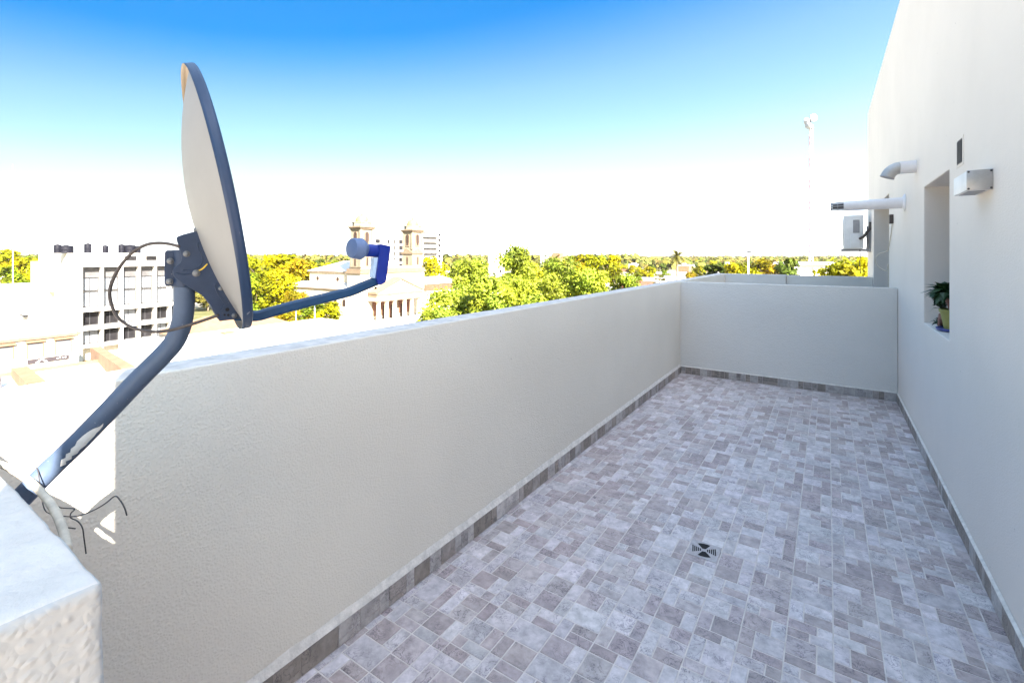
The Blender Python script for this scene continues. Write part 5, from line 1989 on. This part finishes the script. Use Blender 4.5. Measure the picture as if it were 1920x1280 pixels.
for j in range(3):
    a = 2 * math.pi * j / 3
    mb.tube([(p.x + 2 * math.cos(a), p.y + 2 * math.sin(a), G), (p.x + .5 * math.cos(a), p.y + .5 * math.sin(a), zt)], 0.13, 5)
for k in range(28):
    f0, f1 = k / 28, (k + 1) / 28
    for j in range(3):
        a, a2 = 2 * math.pi * j / 3, 2 * math.pi * (j + 1) / 3
        w0, w1 = 2 - 1.5 * f0, 2 - 1.5 * f1
        mb.tube([(p.x + w0 * math.cos(a), p.y + w0 * math.sin(a), G + (zt - G) * f0), (p.x + w1 * math.cos(a2), p.y + w1 * math.sin(a2), G + (zt - G) * f1)], 0.07, 4)
mb.build('lattice_section', M['mast_white'], ms)
mb = MB()
mb.lathe((p.x, p.y, zt - 3), [(0.9, 0), (0.9, 1.8)], n=10)
mb.tube([(p.x, p.y, zt), (p.x, p.y, zt + 5)], 0.1, 5)
mb.build('antenna_drum', M['mast_white'], ms)


def lamp_post(label, loc, h, arm=1.4):
    t = thing('lamp_post', label, 'lamp post', loc)
    x, y, z = loc
    MB().tube([(x, y, z), (x, y, z + h)], [0.11, 0.08], 10).build('post', M['white_metal'], t, smooth=True)
    MB().tube(smooth_path([(x, y, z + h), (x + arm * .3, y - arm * .2, z + h + .3), (x + arm, y - arm * .6, z + h + .35)], 4), 0.06, 8).build('arm', M['white_metal'], t, smooth=True)
    MB().obox((x + arm, y - arm * .6, z + h + .35), V((0.32, -0.2, 0)), V((0.08, 0.14, 0)), V((0, 0, 0.08)), ch=0.03).build('lamp_head', M['grey_metal'], t)
    return t


for u, vt, d, lab in ((1403, 477, 62, 'white lamp post rising behind the neighbour parapet'), (590, 572, 106, 'thin white lamp post among the low street trees'), (24, 455, 130, 'tall pale lamp post before the yellow trees at the left edge'),
                      (555, 580, 100, 'thin white post beside the rusty bushy tree'), (872, 505, 120, 'short pale post between the red fronted house and plane trees')):
    q = gpos(u, d)
    lamp_post(lab, q, 18 + (479 - vt) * d / 890, 0.2 if u == 1403 else 0.9)


def make_car(label, loc, rz, paint, van=False):
    t = thing('parked_van' if van else 'parked_car', label, 'van' if van else 'car', (0, 0, 0))
    L_, W_, H_ = (5.2, 1.95, 2.1) if van else (4.2, 1.7, 1.45)
    if van:
        prof = [(-2.55, .35), (-2.6, .9), (-2.5, 1.95), (-2.3, 2.1), (1.2, 2.1), (1.5, 1.95), (2.0, 1.2), (2.5, 1.0), (2.6, .7), (2.55, .35)]
    else:
        prof = [(-2.05, .3), (-2.1, .75), (-1.95, .95), (-1.55, 1.0), (-1.15, 1.4), (-.5, 1.45), (.3, 1.42), (.95, 1.0), (1.8, .88), (2.08, .65), (2.05, .3)]
    mb = MB()
    mb.prism([(x, -W_ / 2, z) for x, z in prof], V((0, W_, 0)))
    body = mb.build('body', paint, t, origin=(0, 0, 0))
    bevel(body, 0.07, 3)
    if van:
        panes = [[(-2.2, 1.15), (-2.15, 1.85), (-.9, 1.9), (-.9, 1.15)], [(-.75, 1.15), (-.75, 1.9), (.4, 1.9), (.4, 1.15)], [(.55, 1.15), (.55, 1.9), (1.25, 1.9), (1.75, 1.2)]]
    else:
        panes = [[(-1.4, 1.0), (-1.08, 1.33), (-.5, 1.37), (-.5, .98)], [(-.4, .98), (-.4, 1.37), (.25, 1.35), (.75, .97)]]
    for pn in panes:
        for s in (-1, 1):
            mb = MB()
            mb.prism([(x, s * (W_ / 2 + 0.004), z) for x, z in pn], V((0, s * 0.01, 0)))
            mb.build('side_window', M['pane'], t, origin=(0, 0, 0))
    ws = [(1.52, 1.9), (2.02, 1.22)] if van else [(.36, 1.40), (.95, 1.03)]
    d = V((ws[1][0] - ws[0][0], 0, ws[1][1] - ws[0][1]))
    nn = V((-d.z, 0, d.x)).normalized()
    a, b = V((ws[0][0], 0, ws[0][1])) + nn * 0.004, V((ws[1][0], 0, ws[1][1])) + nn * 0.004
    hw = V((0, W_ / 2 - .14, 0))
    mb = MB()
    mb.prism([a - hw, a + hw, b + hw, b - hw], nn * 0.012)
    mb.build('windscreen', M['pane'], t, origin=(0, 0, 0))
    for x in (-L_ / 2 + .85, L_ / 2 - .85):
        for s in (-1, 1):
            wl = MB().lathe((x, s * (W_ / 2 - .17), .32), [(.2, 0), (.32, .01), (.33, .1), (.32, .2), (.2, .21)], V((0, s, 0)), 18).build('wheel', M['tyre'], t, origin=(0, 0, 0))
            MB().lathe((x, s * (W_ / 2 + .042), .32), [(.19, 0), (.18, .01), (.05, .02)], V((0, s, 0)), 14).build('rim', M['grey_metal'], wl, origin=(0, 0, 0))
    for s in (-1, 1):
        MB().box(L_ / 2 - .14, s * (W_ / 2 - .28) - .14, .62, L_ / 2 - .02, s * (W_ / 2 - .28) + .14, .78).build('headlight', M['white_metal'], t, origin=(0, 0, 0))
    t.location = loc
    t.rotation_euler = (0, 0, rz)
    return t


cars = [(600, 110, 1.57, 'car_grey', 'silver car parked under the low green street tree'), (618, 108, 1.57, 'car_white', 'white car parked behind the silver car under the trees'),
        (640, 107, 1.57, 'car_red', 'dull red car parked nearest the church corner')]
for u, d, rz, m_, lab in cars:
    q = gpos(u, d)
    make_car(lab, (XS + 3.8, q.y, G + 0.031), rz, M[m_])
q = gpos(772, 112)
make_car('white van parked in front of the church portico', (q.x, q.y, G + 0.13), 0.9, M['car_white'], True)

# ------------------------------------------------------------------ the rest of the town
keep = [(-180, -10, -40, 62), (-145, 76, -60, 128), (-45, 36, 0, 62), (-200, 140, -165, 200), (-50, -20, 12, 34)]


def free(x, y, m=3):
    if any(a - m < x < c + m and b - m < y < d + m for a, b, c, d in keep):
        return False
    u, dep = None, None
    q = V((x, y, 0))
    dep = q.dot(FWD)
    u = CX + F * q.dot(RGT) / dep if dep > 1 else -9999
    # keep the sight of the hall and the space in front of the tall flats open
    if 1470 < u < 1610 and 60 < dep < 275:
        return False
    if 580 < u < 800 and dep < 260:
        return False
    return True


hs = []
house_protos = []
HM = [('white_render', 'white_roof', 'white flat roofed town house'), ('pale_render', 'terracotta', 'cream house with a terracotta roof'), ('white_render', 'grey_roof', 'white house with a grey sheet roof'),
      ('peach_render', 'white_roof', 'peach walled house with a pale roof')]
for i, (wm, rm, lab) in enumerate(HM):
    t = thing('town_house', lab + ' among the distant trees', 'house', (0, 0, -500), 'houses of the town')
    t.location = (0, 0, 0)
    W_, D_, H_ = ((11, 9, 4.6), (10, 8, 4.0), (13, 9, 4.4), (9, 8, 6.8))[i]
    MB().box(-W_ / 2, -D_ / 2, 0, W_ / 2, D_ / 2, H_).build('wall', M[wm], t, origin=(0, 0, 0))
    mb = MB()
    if i in (1, 2):
        mb.prism([(-W_ / 2 - .4, -D_ / 2 - .4, H_ + .001), (-W_ / 2 - .4, D_ / 2 + .4, H_ + .001), (-W_ / 2 - .4, 0, H_ + 1.9)], V((W_ + .8, 0, 0)))
    else:
        mb.box(-W_ / 2 - .15, -D_ / 2 - .15, H_ + .001, W_ / 2 + .15, D_ / 2 + .15, H_ + .5)
        mb.box(-W_ / 4, -D_ / 4, H_ + .501, W_ / 8, D_ / 4, H_ + 1.9)
    mb.build('roof', M[rm], t, origin=(0, 0, 0))
    for k in (-1, 0, 1):
        MB().box(k * W_ * .3 - .6, -D_ / 2 - .03, 1.0, k * W_ * .3 + .6, -D_ / 2 + .03, 2.4).build('window', M['pane'], t, origin=(0, 0, 0))
        MB().box(W_ / 2 - .03, k * D_ * .28 - .6, 1.0, W_ / 2 + .03, k * D_ * .28 + .6, 2.4).build('window', M['pane'], t, origin=(0, 0, 0))
    house_protos.append(t)
hused = set()
r = random.Random(19)
cnt = 0
tries = 0
while cnt < 150 and tries < 6000:
    tries += 1
    u = r.uniform(-60, 1700)
    d = 1 / r.uniform(1 / 900, 1 / 130)
    if d > 300 and r.random() < 0.3:
        continue
    p = P(u, 479, d)
    if not free(p.x, p.y, 8) or any((p.x - a) ** 2 + (p.y - b) ** 2 < 15 ** 2 for a, b in hs):
        continue
    hs.append((p.x, p.y))
    i = r.choice((0, 0, 1, 2, 3, 0))
    rz = r.choice((0, math.pi / 2)) + r.uniform(-.03, .03)
    s = r.uniform(.85, 1.3)
    src = house_protos[i]
    if i not in hused:
        hused.add(i)
        src.location = (p.x, p.y, G)
        src.rotation_euler = (0, 0, rz)
    else:
        copy_thing(src, (p.x, p.y, G), rz, s)
    cnt += 1

tp = []
cnt = 0
tries = 0
while cnt < 250 and tries < 9000:
    tries += 1
    u = r.uniform(-80, 1720)
    d = 1 / r.uniform(1 / 1000, 1 / 140)
    p = P(u, 479, d)
    if not free(p.x, p.y, 5) or any((p.x - a) ** 2 + (p.y - b) ** 2 < 10 ** 2 for a, b in hs) or any((p.x - a) ** 2 + (p.y - b) ** 2 < 6 ** 2 for a, b in tp):
        continue
    tp.append((p.x, p.y))
    pi = r.choice((0, 0, 0, 1, 1, 2, 3, 4, 4, 5, 5, 6, 7))
    left = 1.0 if u > 1150 else 1.35
    h = r.uniform(7.0, 12.0) * left * (1.0 if d < 500 else 1.1)
    put_tree(pi, (p.x, p.y, G), h, r.uniform(.95, 1.45))
    cnt += 1


# far woodland that reads as one mass, out to the horizon
def woodland():
    mb = MB()
    r = random.Random(77)
    for k in range(1900):
        u = r.uniform(-300, 1900)
        d = 1 / r.uniform(1 / 4200, 1 / 620)
        p = P(u, 479, d)
        h = r.uniform(9, 15) * (1.0 if u > 1200 else 1.35)
        if d > 1800:
            h *= 1.25
        w_ = r.uniform(6, 15) * (1 + d / 2500)
        q = r.uniform(.65, 1.25)
        wm = r.uniform(.9, 1.15)
        col = (q * wm, q, q * .9)
        for j in range(34):
            a = r.uniform(0, 6.28)
            e_ = r.random()
            cc = V((p.x + math.cos(a) * w_ * math.sqrt(1 - e_ * e_) * r.uniform(.5, 1), p.y + math.sin(a) * w_ * math.sqrt(1 - e_ * e_) * r.uniform(.5, 1), G + h * (0.2 + .8 * e_ * r.uniform(.75, 1.05))))
            s_ = w_ * r.uniform(.16, .32)
            nn = V((math.cos(a), math.sin(a), .3 + e_)).normalized()
            t = nn.orthogonal().normalized()
            t = Matrix.Rotation(r.uniform(0, 6.28), 3, nn) @ t
            b = nn.cross(t)
            c2 = tuple(x * r.uniform(.8, 1.2) for x in col)
            mb.add([cc - t * s_, cc - b * s_ * .7, cc + t * s_, cc + b * s_ * .7], [(0, 1, 2, 3)], 0, c2)
    o = mb.build('distant_woodland', M['leaf4'], fix=False)
    o['kind'] = 'stuff'
    return o


woodland()
for t, _ in protos:                      # any prototype left over is not part of the scene
    if t.location.z < -400:
        for c in list(t.children):
            bpy.data.objects.remove(c)
        bpy.data.objects.remove(t)

# the air over the town: one even pale box with the sky outside it
hz = MB()
hz.box(-4600, -700, G - 1, 1500, 5200, 95)
hm = bpy.data.materials.new('thin_town_haze')
hm.use_nodes = True
hm.node_tree.nodes.clear()
ho = hm.node_tree.nodes.new('ShaderNodeOutputMaterial')
hv = hm.node_tree.nodes.new('ShaderNodeVolumePrincipled')
hv.inputs['Color'].default_value = (0.90, 0.94, 1.0, 1)
hv.inputs['Density'].default_value = 0.00003
hm.node_tree.links.new(hv.outputs[0], ho.inputs['Volume'])
h_ = hz.build('haze', hm)
h_['kind'] = 'stuff'
sc.cycles.volume_bounces = 0
